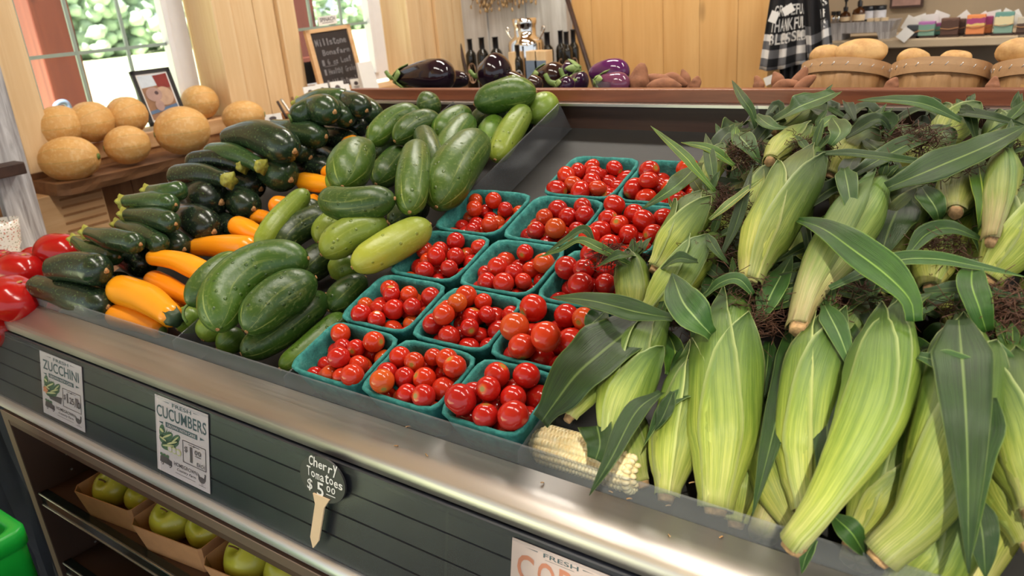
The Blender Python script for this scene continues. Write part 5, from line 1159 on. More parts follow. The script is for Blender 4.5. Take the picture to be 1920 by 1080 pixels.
P2.ell(g, .62,.50,.24,.17,4,5); P2.ell(g, .38,.45,.20,.13,5,6); P2.ell(g, .45,.43,.05,.035,6,7); P2.ell(g, .42,.66,.11,.10,5,7); P2.shape(g, [(.13,.74),(.87,.66),(.87,.72),(.13,.80)], 7, 5); P2.ell(g, .72,.46,.10,.10,4,7)
mk('photo_print', g, [white_card, plain('photo_straw', srgb(150,112,84), .4), plain('photo_sky', srgb(200,212,224), .4), plain('photo_red_barn', srgb(130,44,40), .4), plain('photo_fleece', srgb(196,164,140), .4), plain('photo_muzzle', srgb(176,146,138), .4), plain('photo_nostril', srgb(80,60,64), .4), plain('photo_blue_rail', srgb(90,116,150), .4)], fr, smooth=False)
# chalkboard
a, b, c = onx(572,57,-2.24), onx(656,45,-2.24), onx(605,178,-2.19); P = Plane(a, b-a, c-a, .001); n_ = P.n; g = G()
for q in ((0,0,1,.06),(0,.94,1,1),(0,0,.09,1),(.91,0,1,1)): g.slab(P.o+P.u*q[0]+P.v*q[1], P.u*(q[2]-q[0]), P.v*(q[3]-q[1]), n_*-.014)
cbd = mk('chalkboard', g, pine_y, label='small chalkboard with a pale wood frame standing before the far window', cat='chalkboard', smooth=False, bevel=.001)
g = G(); g.slab(P.o+P.u*.07+P.v*.05-n_*.010, P.u*.86, P.v*.9, n_*.005); mk('board', g, plain('chalkboard_black_2', (.022,.018,.02), .5), cbd, smooth=False)
g = G(); P2 = Plane(P.o-n_*.004, P.u, P.v, .0006); P2.n = n_
for t, q in (('Millstone', (.14,.16,.84,.27)), ('Bonafarm', (.24,.33,.86,.42)), ('- 6 oz Loaf', (.18,.48,.84,.57)), ('- Healthy Grain', (.18,.63,.88,.72)), ('- All Natural', (.18,.80,.86,.89))): P2.hand(g, t, *q, 0, .05)
P2.quad(g, .22,.585,.5,.592); mk('chalk_writing', g, plain('faint_chalk', (.22,.21,.22), .8), cbd, smooth=False)
g = G(); a, b, c = onx(595,32,-2.26), onx(630,27,-2.26), onx(598,49,-2.26); P = Plane(a, b-a, c-a, .0006); g.slab(P.o, P.u, P.v, P.n*-.0008); sc = mk('card_sign', g, white_card, label='small white card sign clipped on top of the chalkboard', cat='sign', smooth=False)
g = G(); P.text(g, 'SPINACH', .1, .15, .9, .6); P.quad(g, .2,.72,.8,.78); mk('card_print', g, ink_k, sc, smooth=False)
# seed packets and small things on the shelf before the chalkboard
q0 = onx(560, 195, -2.14); q1 = onx(680, 165, -2.14); g = G(); g.box(-2.22, -2.115, q0.y-.02, q1.y+.03, -.3695, min(q0.z, q1.z)-.028); mk('packet_box', g, kraft, label='low carton on the shelf that holds up the white packets', cat='box', smooth=False)
for i, (px, py, w_, h_, lab) in enumerate(((583,176,.045,.05,'white printed packet, leftmost of the row before the chalkboard'),(606,172,.045,.055,'second white printed packet before the chalkboard'),(634,168,.05,.058,'white printed packet below the chalkboard corner'),(645,172,.05,.052,'white printed packet leaning against the red rail end'),(668,158,.04,.04,'white printed packet right of the chalkboard foot'),(512,224,.062,.036,'white price card lying before the clear jar'),(573,190,.05,.03,'white packet lying lowest in the row near the zucchini'))):
    c = onx(px, py, -2.12-.01*i); g = G(); u = Vector((.35,.93,0)).normalized()*w_; v = Vector((.25,-.1,-1)).normalized()*h_; P = Plane(c-u/2-v/2, u, v, .0006); g.slab(P.o, P.u, P.v, P.n*-.004)
    o = mk('paper_packet', g, white_card, label=lab, cat='packet', smooth=False); g = G(); P.ell(g, .5,.4,.2,.18); P.quad(g, .2,.68,.8,.73); P.quad(g, .3,.8,.7,.84); mk('packet_print', g, ink_k, o, smooth=False)
c = onx(690, 135, -2.1); g = G(); g.hexa([c+Vector(q) for q in ((-.005,-.04,-.3695-c.z),(.025,-.04,-.3695-c.z),(.025,.04,-.3695-c.z),(-.005,.04,-.3695-c.z),(-.02,-.035,.035),(-.012,-.035,.035),(-.012,.035,.035),(-.02,.035,.035))]); mk('card_holder', g, white_card, label='tilted pale card holder between the chalkboard and the first eggplant', cat='card holder', smooth=False)
# clear jar of nuts with tongs
c = onz(492, 205, -.33); c.z = -.3695; g = G()
rows = [[c+Vector((r*math.cos(2*PI*j/28), r*math.sin(2*PI*j/28), z)) for j in range(28)] for r, z in ((.001,.002),(.06,.002),(.065,.01),(.065,.085),(.06,.10),(.058,.10),(.062,.085),(.062,.012),(.001,.006))]
g.grid(rows, closed=True); jar = mk('glass_jar', g, clear('jar_glass', (.96,.95,.93), (.5,.48,.45), .05, .92), label='clear round jar behind the zucchini heap, right of the melons', cat='jar')
rr = random.Random(2)
for i in range(9):
    g = G(); p = c+Vector((rr.uniform(-.035,.035), rr.uniform(-.035,.035), .025+.014*(i//3)*1.4)); g.blob(p, ((.017,0,0),(0,.014,0),(0,0,.013)), 12, 8); mk('walnut', g, MT['potato'], label='tan nut inside the clear jar by the window', cat='nut', group='nuts in the clear jar')
for i, (x0, y0, x1, y1) in enumerate(((520,190,538,222),(527,186,545,212),(548,183,556,205))):
    a, b = onx(x0, y0, -2.13), onx(x1, y1, -2.10); g = G(); g.tube([a, (a+b)/2, b], .0045, 8, 6); mk('wooden_spoon_handle', g, (dark_board, steel_m, live_wood)[i], label=('dark handle leaning by the clear jar', 'steel handle leaning beside the dark one', 'short brown handle nearest the packets')[i], cat='utensil')

# ================================================================ BACK: BOARDS, BOTTLES, MILK CAN
bt = empty('back_table', (-1.95, 2.6, FZ), 'low wooden table against the back wall under the bottles', 'table'); BTZ = -.375
g = G(); g.box(-2.28, -1.45, 2.35, 2.79, BTZ-.03, BTZ); mk('table_top', g, live_wood, bt, smooth=False)
for x, y in ((-2.25,2.38),(-1.5,2.38),(-2.25,2.76),(-1.5,2.76)): g = G(); g.box(x-.02, x+.02, y-.02, y+.02, FZ+.001, BTZ-.03); mk('leg', g, live_wood, bt, smooth=False)
x0, x1 = ony(852, 60, 2.87).x, ony(1068, 60, 2.87).x; g = G(); n = 6
for i in range(n): a = lerp(x0, x1, i/n); b = lerp(x0, x1, (i+1)/n); g.box(a+.0015, b-.0015, 2.86-.006*(i % 2), 2.885, -.9, .6)
g.box(x0, x1, 2.885, 2.895, -.88, .58); mk('white_board_backdrop', g, whitewash2, label='tall white-painted plank board standing against the back wall', cat='board', smooth=False)
def rod(a, b, Y, r, lab):
    p, q = ony(*a, Y), ony(*b, Y); d = q-p; g = G(); g.tube([p-d*.15, p+d*((FZ+.01-p.z)/d.z)], r, 10, 3); mk('wooden_pole', g, dark_board, label=lab, cat='pole')
rod((851,36),(872,125), 2.832, .0075, 'thin brown pole leaning at the left edge of the white plank board')
rod((1068,12),(1101,116), 2.832, .0095, 'dark brown pole leaning at the right edge of the white plank board')
bg_m = plain('dark_bottle_glass', (.012,.010,.006), .12); cap_m = plain('black_bottle_cap', (.012,.014,.018), .35)
lab_t = plain('tan_label', srgb(190,154,124), .6); lab_w = plain('white_label', srgb(226,226,232), .6)
def lathe(c, prof, n=24):
    g = G(); g.grid([[c+Vector((max(r,.0004)*math.cos(2*PI*j/n), max(r,.0004)*math.sin(2*PI*j/n), z)) for j in range(n)] for r, z in prof], closed=True); return g
def bottle(px, py, Y, r, lm, lab, h=None):
    r *= 1.2
    t = ony(px, py, Y); c = Vector((t.x, Y, BTZ+.0005)); H = t.z-c.z
    o = mk('bottle', lathe(c, [(0,0),(r,0),(r,H*.68),(r*.85,H*.73),(r*.42,H*.79),(r*.40,H*.82),(0,H*.82)]), bg_m, label=lab, cat='bottle', group='dark bottles on the back table')
    mk('cap', lathe(c, [(r*.44,H*.78),(r*.46,H*.80),(r*.46,H*.985),(r*.54,H*.985),(r*.54,H),(0,H)]), cap_m, o)
    vd = Vector((-c.x, -c.y, 0)).normalized(); sd = Vector((-vd.y, vd.x, 0)); rows = []; g = G(); pts = []
    for i in range(20):
        a = 2*PI*i/20; th = .85*math.cos(a); pts.append(c+(vd*math.cos(th)+sd*math.sin(th))*(r*1.03)+Vector((0,0,H*.34+H*.20*math.sin(a))))
    g.poly(pts); mk('label', g, lm, o, smooth=False, solid=.0006)
for i, q in enumerate(((880,73,2.72,.019,lab_t,'leftmost dark bottle on the back table'),(902,70,2.70,.021,lab_t,'second dark bottle from the left on the back table'),(928,69,2.72,.022,lab_t,'third dark bottle from the left, directly left of the milk can'),(969,84,2.50,.016,lab_w,'short dark bottle with a white label before the milk can'),(1025,60,2.72,.020,lab_w,'dark bottle with a white label right of the milk can'),(1050,57,2.74,.017,lab_t,'left one of the three bottles grouped at the right'),(1061,59,2.68,.018,lab_t,'front one of the three bottles grouped at the right, large tan label'),(1074,55,2.76,.017,lab_t,'rightmost dark bottle beside the leaning pole'))): bottle(*q)
t = ony(983, 34, 2.62); c = Vector((t.x, 2.62, BTZ+.0005)); H = t.z-c.z; k = H/.27
chrome = plain('polished_steel', (.75,.74,.72), .06, 1.0, var=.02)
mc = mk('milk_can', lathe(c, [(0,0),(.068,0),(.070,.01),(.070,.178*k),(.066,.192*k),(.052,.204*k),(.044,.210*k),(.043,.240*k),(.047,.250*k),(.049,H),(0,H)], 40), chrome, label='polished steel milk can with two handles on the back table', cat='milk can')
for s in (-1, 1): g = G(); q = c+Vector((.060*s,0,.19*k)); g.tube([q, q+Vector((.022*s,0,.03)), q+Vector((.030*s,0,.045)), q+Vector((.022*s,0,.052)), q+Vector((.014*s,0,.035))], .0035, 8, 16); mk('handle', g, chrome, mc)
for px, w_, lab in ((958,.028,'small pine box topped crate left of the white-label bottle'),(995,.046,'small box with pale wooden top and slate blue front, left one'),(1012,.046,'small box with pale wooden top and slate blue front, right one')):
    t = ony(px, 96 if px > 960 else 98, 2.48); g = G(); g.box(t.x-w_/2, t.x+w_/2, 2.48, 2.53, -.32, t.z); o = mk('wooden_box', g, pine_z, label=lab, cat='box', smooth=False, bevel=.001)
    if px > 960: g = G(); g.box(t.x-w_/2-.001, t.x+w_/2+.001, 2.477, 2.48, -.32, t.z-.033); mk('blue_front', g, plain('slate_blue_card', srgb(112,130,152), .6), o, smooth=False)
    g = G(); g.box(t.x-w_/2, t.x+w_/2, 2.48, 2.53, BTZ+.0003, -.32); mk('base', g, pine_dim, o, smooth=False)
# dried flowers hanging
g = G(); rr = random.Random(4); c = ony(945, -22, 2.82)
for i in range(150):
    a = c+Vector((rr.uniform(-.16,.16), rr.uniform(-.02,.01), rr.uniform(-.005,.06))); d = Vector((rr.uniform(-.4,.4), rr.uniform(-.25,0), -1)).normalized()*rr.uniform(.03,.085)
    g.tube([a, a+d*.6, a+d], .0014, 4, 5)
    g.blob(a+d, ((.005,0,0),(0,.005,0),(0,0,.009)), 6, 5, m=1)
mk('dried_flower_bunch', g, [plain('dried_stems', srgb(120,92,60), .8, var=.4), plain('dried_heads', srgb(176,146,104), .8, var=.5, scale=90)], label='bunch of dried flowers hanging on the white plank board', cat='dried flowers')

# ================================================================ REAR TRAY: EGGPLANTS, SWEET POTATOES, POTATO BASKETS
BLK, PUR, DPU = (.012,.005,.012), (.10,.015,.10), (.03,.008,.035)
def eggplant(a, b, Y, r, col, lab, stem=1, rt=.62, calyx=True, dz=0):
    A, B = ony(*a, Y), ony(*b, Y); r /= 1000; L = (B-A).length; g = G()
    # A = stem end
    g.loft([A, A.lerp(B, .5)+Vector((0,0,dz)), B], lambda t: r*lerp(rt, 1, sm(t*1.35))*endcap(t, .22, min(.48, r/L)), 26, 24, ease=True, up=(0,0,1))
    o = mk('eggplant', g, MT['egg'], label=lab, cat='eggplant', color=col); T = (B-A).normalized(); up = Vector((0,0,1)); s_ = T.cross(up).normalized(); u_ = s_.cross(T)
    if calyx:
        g = G()
        for k in range(5):
            an = 2*PI*k/5+.4; rd = s_*math.cos(an)+u_*math.sin(an); tn_ = u_*math.cos(an)-s_*math.sin(an); rows = []
            for i in range(7):
                t = i/6; rad = lerp(.15*r, r*(rt+.12), min(1, t*1.7)); c_ = A-T*.004+T*(t*r*1.25)+rd*(rad+.004*t*t*2); hw = r*.42*math.sin(PI*(.25+.75*t))**.8
                rows.append([c_-tn_*hw-rd*hw*.3, c_, c_+tn_*hw-rd*hw*.3])
            g.grid(rows)
        mk('calyx', g, MT['calyx'], o, solid=.0015)
    if stem:
        g = G(); g.tube([A+T*.003, A-T*.018+u_*.002, A-T*.030+u_*.016*stem], .0065, 10, 8, taper=lambda t: 1-.3*t); mk('stem', g, MT['stem'], o)
eggplant((742,146),(848,143),1.40,38,BLK,'large glossy black eggplant at the left end of the rail',1,.5,dz=.004)
eggplant((902,142),(952,132),1.45,46,BLK,'fat black eggplant standing tilted, green calyx toward us',1,.6)
eggplant((878,148),(838,150),1.56,24,BLK,'small dark eggplant between the two big black ones',0,.7,False)
eggplant((1000,148),(1060,140),1.52,32,(.03,.012,.012),'brownish black eggplant leaning right, behind the cucumber tip',0,.6)
eggplant((985,158),(945,150),1.46,24,(.03,.014,.012),'dull brown eggplant low behind the fat black one',0,.7,False)
eggplant((1015,160),(990,156),1.36,20,(.04,.02,.02),'small brown eggplant just behind the top cucumber',0,.7,False)
eggplant((1105,138),(1178,140),1.42,27,PUR,'light purple eggplant with a pale neck near the middle of the rail',0,.55,False,.006)
eggplant((1118,152),(1180,162),1.36,24,(.16,.045,.10),'mauve eggplant in front of the light purple one',0,.6)
eggplant((1070,150),(1100,160),1.44,26,DPU,'dark purple eggplant under the tangle of green stems',1,.6)
eggplant((1085,128),(1055,135),1.50,20,DPU,'small dark purple eggplant behind the tangle of stems',0,.7)
eggplant((1045,158),(1075,163),1.34,20,DPU,'small dark purple eggplant with a tan stem, nearest the rail',1,.6)
eggplant((932,160),(975,152),1.40,16,(.10,.16,.03),'green-brown eggplant end lying behind the cucumber heap',0,.8,False)
def sweet(px, py, Y, ln, r, ang, lab, tilt=0):
    c = ony(px, py, Y); d = Vector((math.cos(ang)*math.cos(tilt), .3, math.sin(ang))).normalized(); ln *= .8/1000; r *= .92/1000; g = G(); ph = R_.uniform(0, 9)
    g.loft([c-d*ln/2, c+Vector((0,.004,.004)), c+d*ln/2], lambda t: r*max(.05, math.sin(PI*(.03+.94*t)))**.6*(1-.35*t)*(1+.06*math.sin(11*t+ph)), 22, 16, prof=lambda t, A: 1+.06*math.sin(3*A+5*t+ph), up=(0,.1,1))
    mk('sweet_potato', g, MT['sweet'], label=lab, cat='sweet potato', group='sweet potatoes behind the rail')
for q in ((1198,150,1.38,80,26,1.45,'sweet potato standing on end right of the mauve eggplant'),(1228,156,1.42,80,20,.1,'sweet potato lying just right of the standing one'),(1262,156,1.46,70,20,-.2,'sweet potato in the middle of the small group'),(1283,152,1.5,60,15,1.9,'small pointed sweet potato near the right end of the group'),(1304,158,1.46,40,14,1.4,'smallest stubby sweet potato, right end of the group'),(1245,163,1.36,80,16,.0,'sweet potato lying low against the rail'),(1420,160,1.46,45,13,1.9,'pointed sweet potato tip left under the hanging towel'),(1458,158,1.46,60,17,2.0,'sweet potato below the towel hem'),(1498,155,1.42,70,18,1.2,'sweet potato leaning on the left potato basket'),(1508,162,1.36,60,14,.8,'sweet potato low against the left potato basket'),(1475,164,1.36,60,14,.1,'sweet potato lying low below the towel'),(1672,163,1.40,40,14,1.2,'tan sweet potato in the gap between the left and middle potato baskets'),(1862,163,1.42,40,13,1.5,'tan sweet potato in the gap between the middle and right potato baskets')): sweet(*q)
hoopm = wood('basket_hoop', srgb(196,158,116), srgb(168,130,92), 'x', knots=False, freq=1.5); bslat = wood('basket_splint', srgb(206,164,116), srgb(164,122,78), 'z', knots=False, freq=2)
staple = plain('staple_wire', srgb(200,204,210), .3, .8)
def pbasket(pxl, pxr, pxc, py, Yf, lab):
    w0 = (ony(pxr, 120, Yf+.085).x-ony(pxl, 120, Yf+.085).x); R = w0/2; cx = (ony(pxr, 120, Yf+.085).x+ony(pxl, 120, Yf+.085).x)/2
    q = ony(pxc, py, Yf); q.x = cx; H = (q.z-rear(0, q.y).z)*EN2.z-.001; base = q-EN2*H+EY2*R
    bk = empty('potato_basket', base, lab, 'basket')
    def L3(r, a, h): return base+DX*(r*math.cos(a))+EY2*(r*math.sin(a))+EN2*h
    g = G(); seg = 96
    g.grid([[L3(R*lerp(.76, .97, t)-(.0022 if (j//6) % 2 else 0)-(.0015 if j % 6 == 0 else 0), 2*PI*j/seg, H*t+.002) for j in range(seg)] for t in (0, .33, .66, .98)], closed=True); mk('splint_wall', g, bslat, bk, solid=.0022)
    g = G(); g.grid([[L3(r, 2*PI*j/48, .003) for j in range(48)] for r in (.001, R*.74)], closed=True); mk('basket_floor', g, bslat, bk, solid=.003)
    g = G(); pr = [(R*.955, H-.026), (R*1.0, H-.026), (R*1.010, H-.013), (R*1.0, H), (R*.955, H)]
    g.grid([[L3(r, 2*PI*j/64, z) for j in range(64)] for r, z in pr+[pr[0]]], closed=True); hp = mk('hoop', g, hoopm, bk, smooth=False)
    g = G()
    for k in range(22):
        an = 2*PI*(k+.3)/22; c_ = L3(R*1.008, an, H-.012); tg = DX*(-math.sin(an))+EY2*math.cos(an); d = (tg*.6+EN2*.8)*.0040; g.tube([c_-d, c_+d], .0007, 5, 2)
    mk('staple', g, staple, hp); return base, R, H
B1 = pbasket(1508, 1675, 1592, 106, 1.60, 'left splint basket of potatoes behind the rail')
B2 = pbasket(1675, 1864, 1770, 105, 1.55, 'middle splint basket of potatoes behind the rail')
B3 = pbasket(1864, 2060, 1962, 106, 1.52, 'right splint basket of potatoes cut by the picture edge')
def potato(c, rx, ry, rz, rot, lab, grp):
    g = G(); m3 = Matrix.Rotation(rot, 3, 'Z') @ Matrix.Rotation(.2*math.sin(rot*7), 3, 'X'); sd = Vector((c[0]*9, c[1]*7, rot))
    g.blob(c, [m3 @ Vector((rx,0,0)), m3 @ Vector((0,ry,0)), m3 @ Vector((0,0,rz))], 24, 16, lambda q, th, ph: 1+.10*noise.noise(q*1.3+sd)+.02*noise.noise(q*5+sd)); mk('potato', g, MT['potato'], label=lab, cat='potato', group=grp)
def P_(px, py, Y, rpx, asp, lab, grp, rot=.1): c = ony(px, py, Y); r = rpx*c.length/FPX; potato(c, r, r*.8, r*asp, rot, lab, grp)
P_(1614, 98, 1.66, 41, .50, 'largest oval potato on top of the left basket', 'potatoes in the left basket'); P_(1550, 104, 1.70, 27, .62, 'potato left of the largest one in the left basket', 'potatoes in the left basket')
P_(1712, 110, 1.64, 25, .62, 'potato at the left of the middle basket', 'potatoes in the middle basket'); P_(1792, 109, 1.68, 24, .5, 'potato just above the rim of the middle basket', 'potatoes in the middle basket')
P_(1912, 98, 1.60, 34, .62, 'potato on top of the right basket at the picture edge', 'potatoes in the right basket', .5)
for B, nm in ((B1,'left'),(B2,'middle'),(B3,'right')):
    base, R, H = B
    for k in range(6): a = 2*PI*k/6+.3; potato(base+DX*(math.cos(a)*R*.5)+EY2*(math.sin(a)*R*.5)+EN2*(H-.040), .030, .025, .024, a, 'potato below the rim inside the %s basket' % nm, 'potatoes hidden in the %s basket' % nm)

# ================================================================ SHELF WITH SOAPS, TOWELS
SY = 2.88; zt = ony(1700, 74, SY).z; x0, x1 = ony(1555, 80, SY).x, ony(1908, 72, SY).x
tan = wood('pale_shelf_wood', srgb(206,190,164), srgb(176,156,128), 'x', knots=False)
g = G(); g.box(x0-.12, x1, SY, 3.195, zt-.026, zt); wall_shelf = mk('wall_shelf', g, tan, label='pale wooden wall shelf carrying soaps and jars', cat='shelf', smooth=False, bevel=.003)
def onsh(px, dy=.06): p = ony(px, 60, SY+dy); return Vector((p.x, SY+dy, zt+.0004))
g = G(); a, b = onsh(1556, .05), onsh(1668, .05); c = [Vector((a.x, a.y, zt+.022)), Vector((b.x, a.y, zt+.022)), Vector((b.x, a.y+.13, zt+.022)), Vector((a.x, a.y+.13, zt+.022))]
tr_ = empty('wooden_tray', a, 'weathered white wooden riser tray holding jars on the wall shelf', 'tray')
g.hexa(c+[p+Vector((.012*(1 if i in (1,2) else -1), 0, .034)) for i, p in enumerate(c)]); mk('tray_box', g, whitewash, tr_, smooth=False)
for x in (a.x, b.x-.04): g = G(); g.hexa([Vector(q) for q in ((x+.008,a.y,zt),(x+.04,a.y,zt),(x+.04,a.y+.12,zt),(x+.008,a.y+.12,zt),(x,a.y,zt+.022),(x+.04,a.y,zt+.022),(x+.04,a.y+.12,zt+.022),(x,a.y+.12,zt+.022))]); mk('foot', g, whitewash, tr_, smooth=False)
TZ = zt+.0565
amber = plain('amber_glass', srgb(86,50,24), .15); cream = plain('cream_label', srgb(232,208,170), .6)
def pump(px, lab, s=1):
    p = ony(px, 30, a.y+.05); c = Vector((p.x, a.y+.05, TZ)); o = mk('pump_bottle', lathe(c, [(0,0),(.016*s,0),(.017*s,.018*s),(.015*s,.028*s),(.006,.034*s),(.006,.040*s),(0,.040*s)]), amber, label=lab, cat='bottle')
    mk('label', lathe(c, [(.0168*s,.003),(.0174*s,.016*s),(.0168*s,.018*s)]), cream, o); mk('pump', lathe(c, [(.008,.036*s),(.008,.048*s),(.003,.050*s),(.003,.066*s),(.006,.067*s),(.006,.074*s),(0,.074*s)]), cap_m, o)
pump(1585, 'amber pump bottle on the riser tray, left'); pump(1611, 'taller amber pump bottle on the riser tray, beside the jars', 1.35)
for px, k, lab in ((1629, 0, 'white-labelled jar with black lid, left'), (1648, .0, 'white-labelled jar with black lid, right')):
    p = ony(px, 30, a.y+.06); c = Vector((p.x, a.y+.06, TZ)); o = mk('jar', lathe(c, [(0,0),(.021,0),(.021,.004),(.0215,.004),(.0215,.034),(.021,.034),(.021,.038),(0,.038)]), bg_m, label=lab, cat='jar'); mk('label', lathe(c, [(.0218,.006),(.022,.018),(.0218,.033)]), lab_w, o); mk('lid', lathe(c, [(.0225,.036),(.0225,.048),(0,.048)]), cap_m, o)
for px, lab in ((1562,'slim small vial with a black top, left end of the tray'),(1571,'slim small vial second from the left on the tray')):
    p = ony(px, 40, a.y+.04); c = Vector((p.x, a.y+.04, TZ)); o = mk('vial', lathe(c, [(0,0),(.007,0),(.007,.026),(0,.026)]), chrome, label=lab, cat='vial'); mk('lid', lathe(c, [(.0075,.025),(.0075,.037),(0,.037)]), cap_m, o)
for i, px in enumerate((1634,1646,1658)): 
    p = ony(px, 40, a.y+.02); c = Vector((p.x, a.y+.018, TZ)); g = G(); g.box(c.x-.012, c.x+.012, c.y-.010, c.y+.012, TZ, TZ+.010); mk('soap_tin', g, cream, label='small cream bar at the front of the riser tray, %s' % ('left','middle','right')[i], cat='soap', smooth=False, bevel=.001)
def soapm(n, cols):
    x = M(n); sx = x.n('SeparateXYZ', Vector=x.n('TexCoord').outputs['Generated']); z = x.math('ADD', sx.outputs[2], x.math('MULTIPLY', x.math('SUBTRACT', x.noise(x.coord(), 60, 2), .5), .25)); x.base(x.ramp(z, cols, 'CONSTANT')); return x.set(Roughness=.45)
SO = [(1712,.036,.035,soapm('charcoal_soap', [(0,(.03,.035,.04)),(.6,(.05,.06,.07))]),'charcoal grey soap bar behind the hanging tag'),(1737,.048,.044,soapm('teal_soap', [(0,srgb(120,158,142)),(.8,srgb(170,110,170))]),'teal soap bar tied with twine'),(1757,.03,.036,soapm('green_soap', [(0,srgb(96,150,130)),(.7,srgb(150,80,130))]),'green and violet soap bar behind the teal one'),(1780,.05,.052,soapm('brown_soap', [(0,srgb(84,58,48)),(.85,srgb(110,80,66))]),'dark brown soap bar tied with string'),(1797,.035,.046,soapm('brown_soap_2', [(0,srgb(74,50,42)),(.8,srgb(96,70,58))]),'second dark brown soap bar right of the first'),(1828,.05,.058,soapm('sunset_soap', [(0,srgb(214,134,84)),(.42,srgb(226,196,120)),(.55,srgb(166,70,120)),(.82,srgb(236,150,90))]),'orange and magenta striped soap bar'),(1849,.03,.05,soapm('sunset_soap_2', [(0,srgb(190,110,60)),(.5,srgb(150,60,110))]),'orange and magenta soap bar behind the striped one'),(1880,.05,.062,soapm('sea_soap', [(0,srgb(126,160,146)),(.4,srgb(226,214,170)),(.8,srgb(110,160,150))]),'cream and sea green soap bar tied with twine'),(1916,.03,.045,soapm('oat_soap', [(0,srgb(90,70,60)),(.6,srgb(200,190,170))]),'grey-brown soap bar at the right end of the shelf')]
for i, (px, w_, h_, m_, lab) in enumerate(SO):
    c = onsh(px, .045+.03*(i in (2,4,6))); g = G(); g.box(c.x-w_/2, c.x+w_/2, c.y-.012, c.y+.018, zt+.006, zt+.006+h_); o = mk('soap_bar', g, m_, label=lab, cat='soap', group='soap bars on the wall shelf', smooth=False, bevel=.002)
    g = G(); g.tube([Vector((c.x-w_/2-.001, c.y-.0135, zt+.006+h_*.42)), Vector((c.x, c.y-.0150, zt+.006+h_*.36)), Vector((c.x+w_/2+.001, c.y-.0135, zt+.006+h_*.45))], .0011, 5, 8); mk('twine', g, kraft, o)
    g = G(); g.box(c.x-w_/2-.004, c.x+w_/2+.004, c.y-.014, c.y+.020, zt+.0004, zt+.006); mk('soap_rack', g, dark_board, o, smooth=False)
CA = [(1708,.046,-.5,46,'white card behind the charcoal soap'),(1726,.04,.3,40,'white card left behind the teal soap'),(1745,.045,.1,40,'white card directly behind the teal soap'),(1762,.045,-.4,36,'white card between the teal and brown soaps'),(1808,.05,.7,40,'white card right of the brown soaps'),(1826,.036,-.6,42,'white card on top of the striped soap'),(1842,.046,.6,40,'white card behind the striped soap'),(1862,.046,.2,35,'white card left of the sea green soap'),(1890,.05,-.5,36,'white card behind the sea green soap'),(1902,.04,.5,34,'white card right behind the sea green soap')]
for px, s_, an, py, lab in CA:
    c = ony(px, py, SY+.085+.002*(px % 7)); g = G(); u = Vector((math.cos(an), 0, math.sin(an)))*s_; v = Vector((math.sin(an), .15, -math.cos(an)))*s_; P = Plane(c-u/2-v/2, u, v); g.slab(P.o, u, v, P.n*-.001); o = mk('soap_card', g, white_card, label=lab, cat='card', group='white cards among the soaps', smooth=False)
c = ony(1697, 65, SY-.004); u = Vector((.027,0,-.020)); v = Vector((-.022,0,-.024))*1.25; g = G(); g.slab(c-u/2-v/2, u, v, Vector((0,-.001,0))); mk('hanging_tag', g, white_card, label='white square tag hanging over the edge of the wall shelf', cat='tag', smooth=False)
for p_, lab, px0, py0, px1, py1 in ((0, 'small brown framed picture cut by the top of the photo', 1672, -30, 1730, 13),):
    a_, b_ = ony(px0, py0, 3.19), ony(px1, py1, 3.19); g = G(); g.box(a_.x, b_.x, 3.185, 3.199, b_.z, a_.z+.05); o = mk('wall_picture', g, dark_board, label=lab, cat='picture', smooth=False)
    g = G(); g.box(a_.x+.008, b_.x-.008, 3.183, 3.185, b_.z+.008, a_.z+.04); mk('picture_print', g, plain('sepia_print', srgb(150,118,108), .5, var=.35, scale=25), o, smooth=False)
# gingham towels
def gingham(name, sc, rot=0):
    x = M(name); uv = x.n('TexCoord').outputs['UV']; sx = x.n('SeparateXYZ', Vector=uv)
    def ck(s, n): return x.math('GREATER_THAN', x.math('FRACT', x.math('MULTIPLY', s, n)), .5)
    f = x.math('MULTIPLY', x.math('ADD', ck(sx.outputs[0], sc[0]), ck(sx.outputs[1], sc[1])), .5)
    chk = x.ramp(f, [(0, (.72,.70,.68)), (.25, (.14,.14,.15)), (.75, (.010,.010,.012))], 'CONSTANT')
    band = x.math('LESS_THAN', sx.outputs[1], .60); chk = x.mix(band, chk, (.012,.011,.013)); x.base(chk); x.bump(x.noise(x.coord(), 300, 2), .2, .001); return x.set(Roughness=.9)
TY = 2.45
def towel(TL, TR, BL, BR, lab, mt, lines, Y=TY, amp=.010, waves=3):
    a, b, c, d = (ony(*q, Y) for q in (TL, TR, BL, BR)); rows = []; nu, nv = 30, 16
    def S_(u, v): 
        p = a.lerp(b, u).lerp(c.lerp(d, u), v); return p+Vector((0, amp*math.sin(2*PI*waves*u+.8*v)*(.4+.6*v)-.01, -.006*math.sin(5*u)*v))
    for i in range(nv): rows.append([S_(j/(nu-1), i/(nv-1)) for j in range(nu)])
    g = G(); g.grid(rows); o = mk('gingham_towel', g, mt, label=lab, cat='towel', group='black and white towels on the wall', solid=.002)
    g = G()
    for t, u0, v0, u1, v1 in lines:
        b0 = len(g.v); P = Plane((0,0,0), (1,0,0), (0,1,0), 0); gg = G(); P.n = Vector((0,0,0)); P.hand(gg, t, u0, v0, u1, v1, 0, .02)
        for q in gg.v: s = S_(q.x, q.y); g.v.append(s+Vector((0,-.0022,0)))
        for f in gg.f: g.face([b0+i for i in f])
    if lines: mk('towel_lettering', g, white_card, o, smooth=False)
gm = gingham('black_gingham', (2.6, 5.2)); gm2 = gingham('black_gingham_2', (1.6, 4.2))
towel((1452,-40),(1515,-40),(1424,130),(1515,122), 'black and white gingham towel printed with white letters, hanging left', gm, [('GRATEFUL', .20,.28,1.02,.40), ('THANKFUL', .14,.43,1.0,.57), ('BLESSED', .16,.61-.02,1.0,.73-.02)])
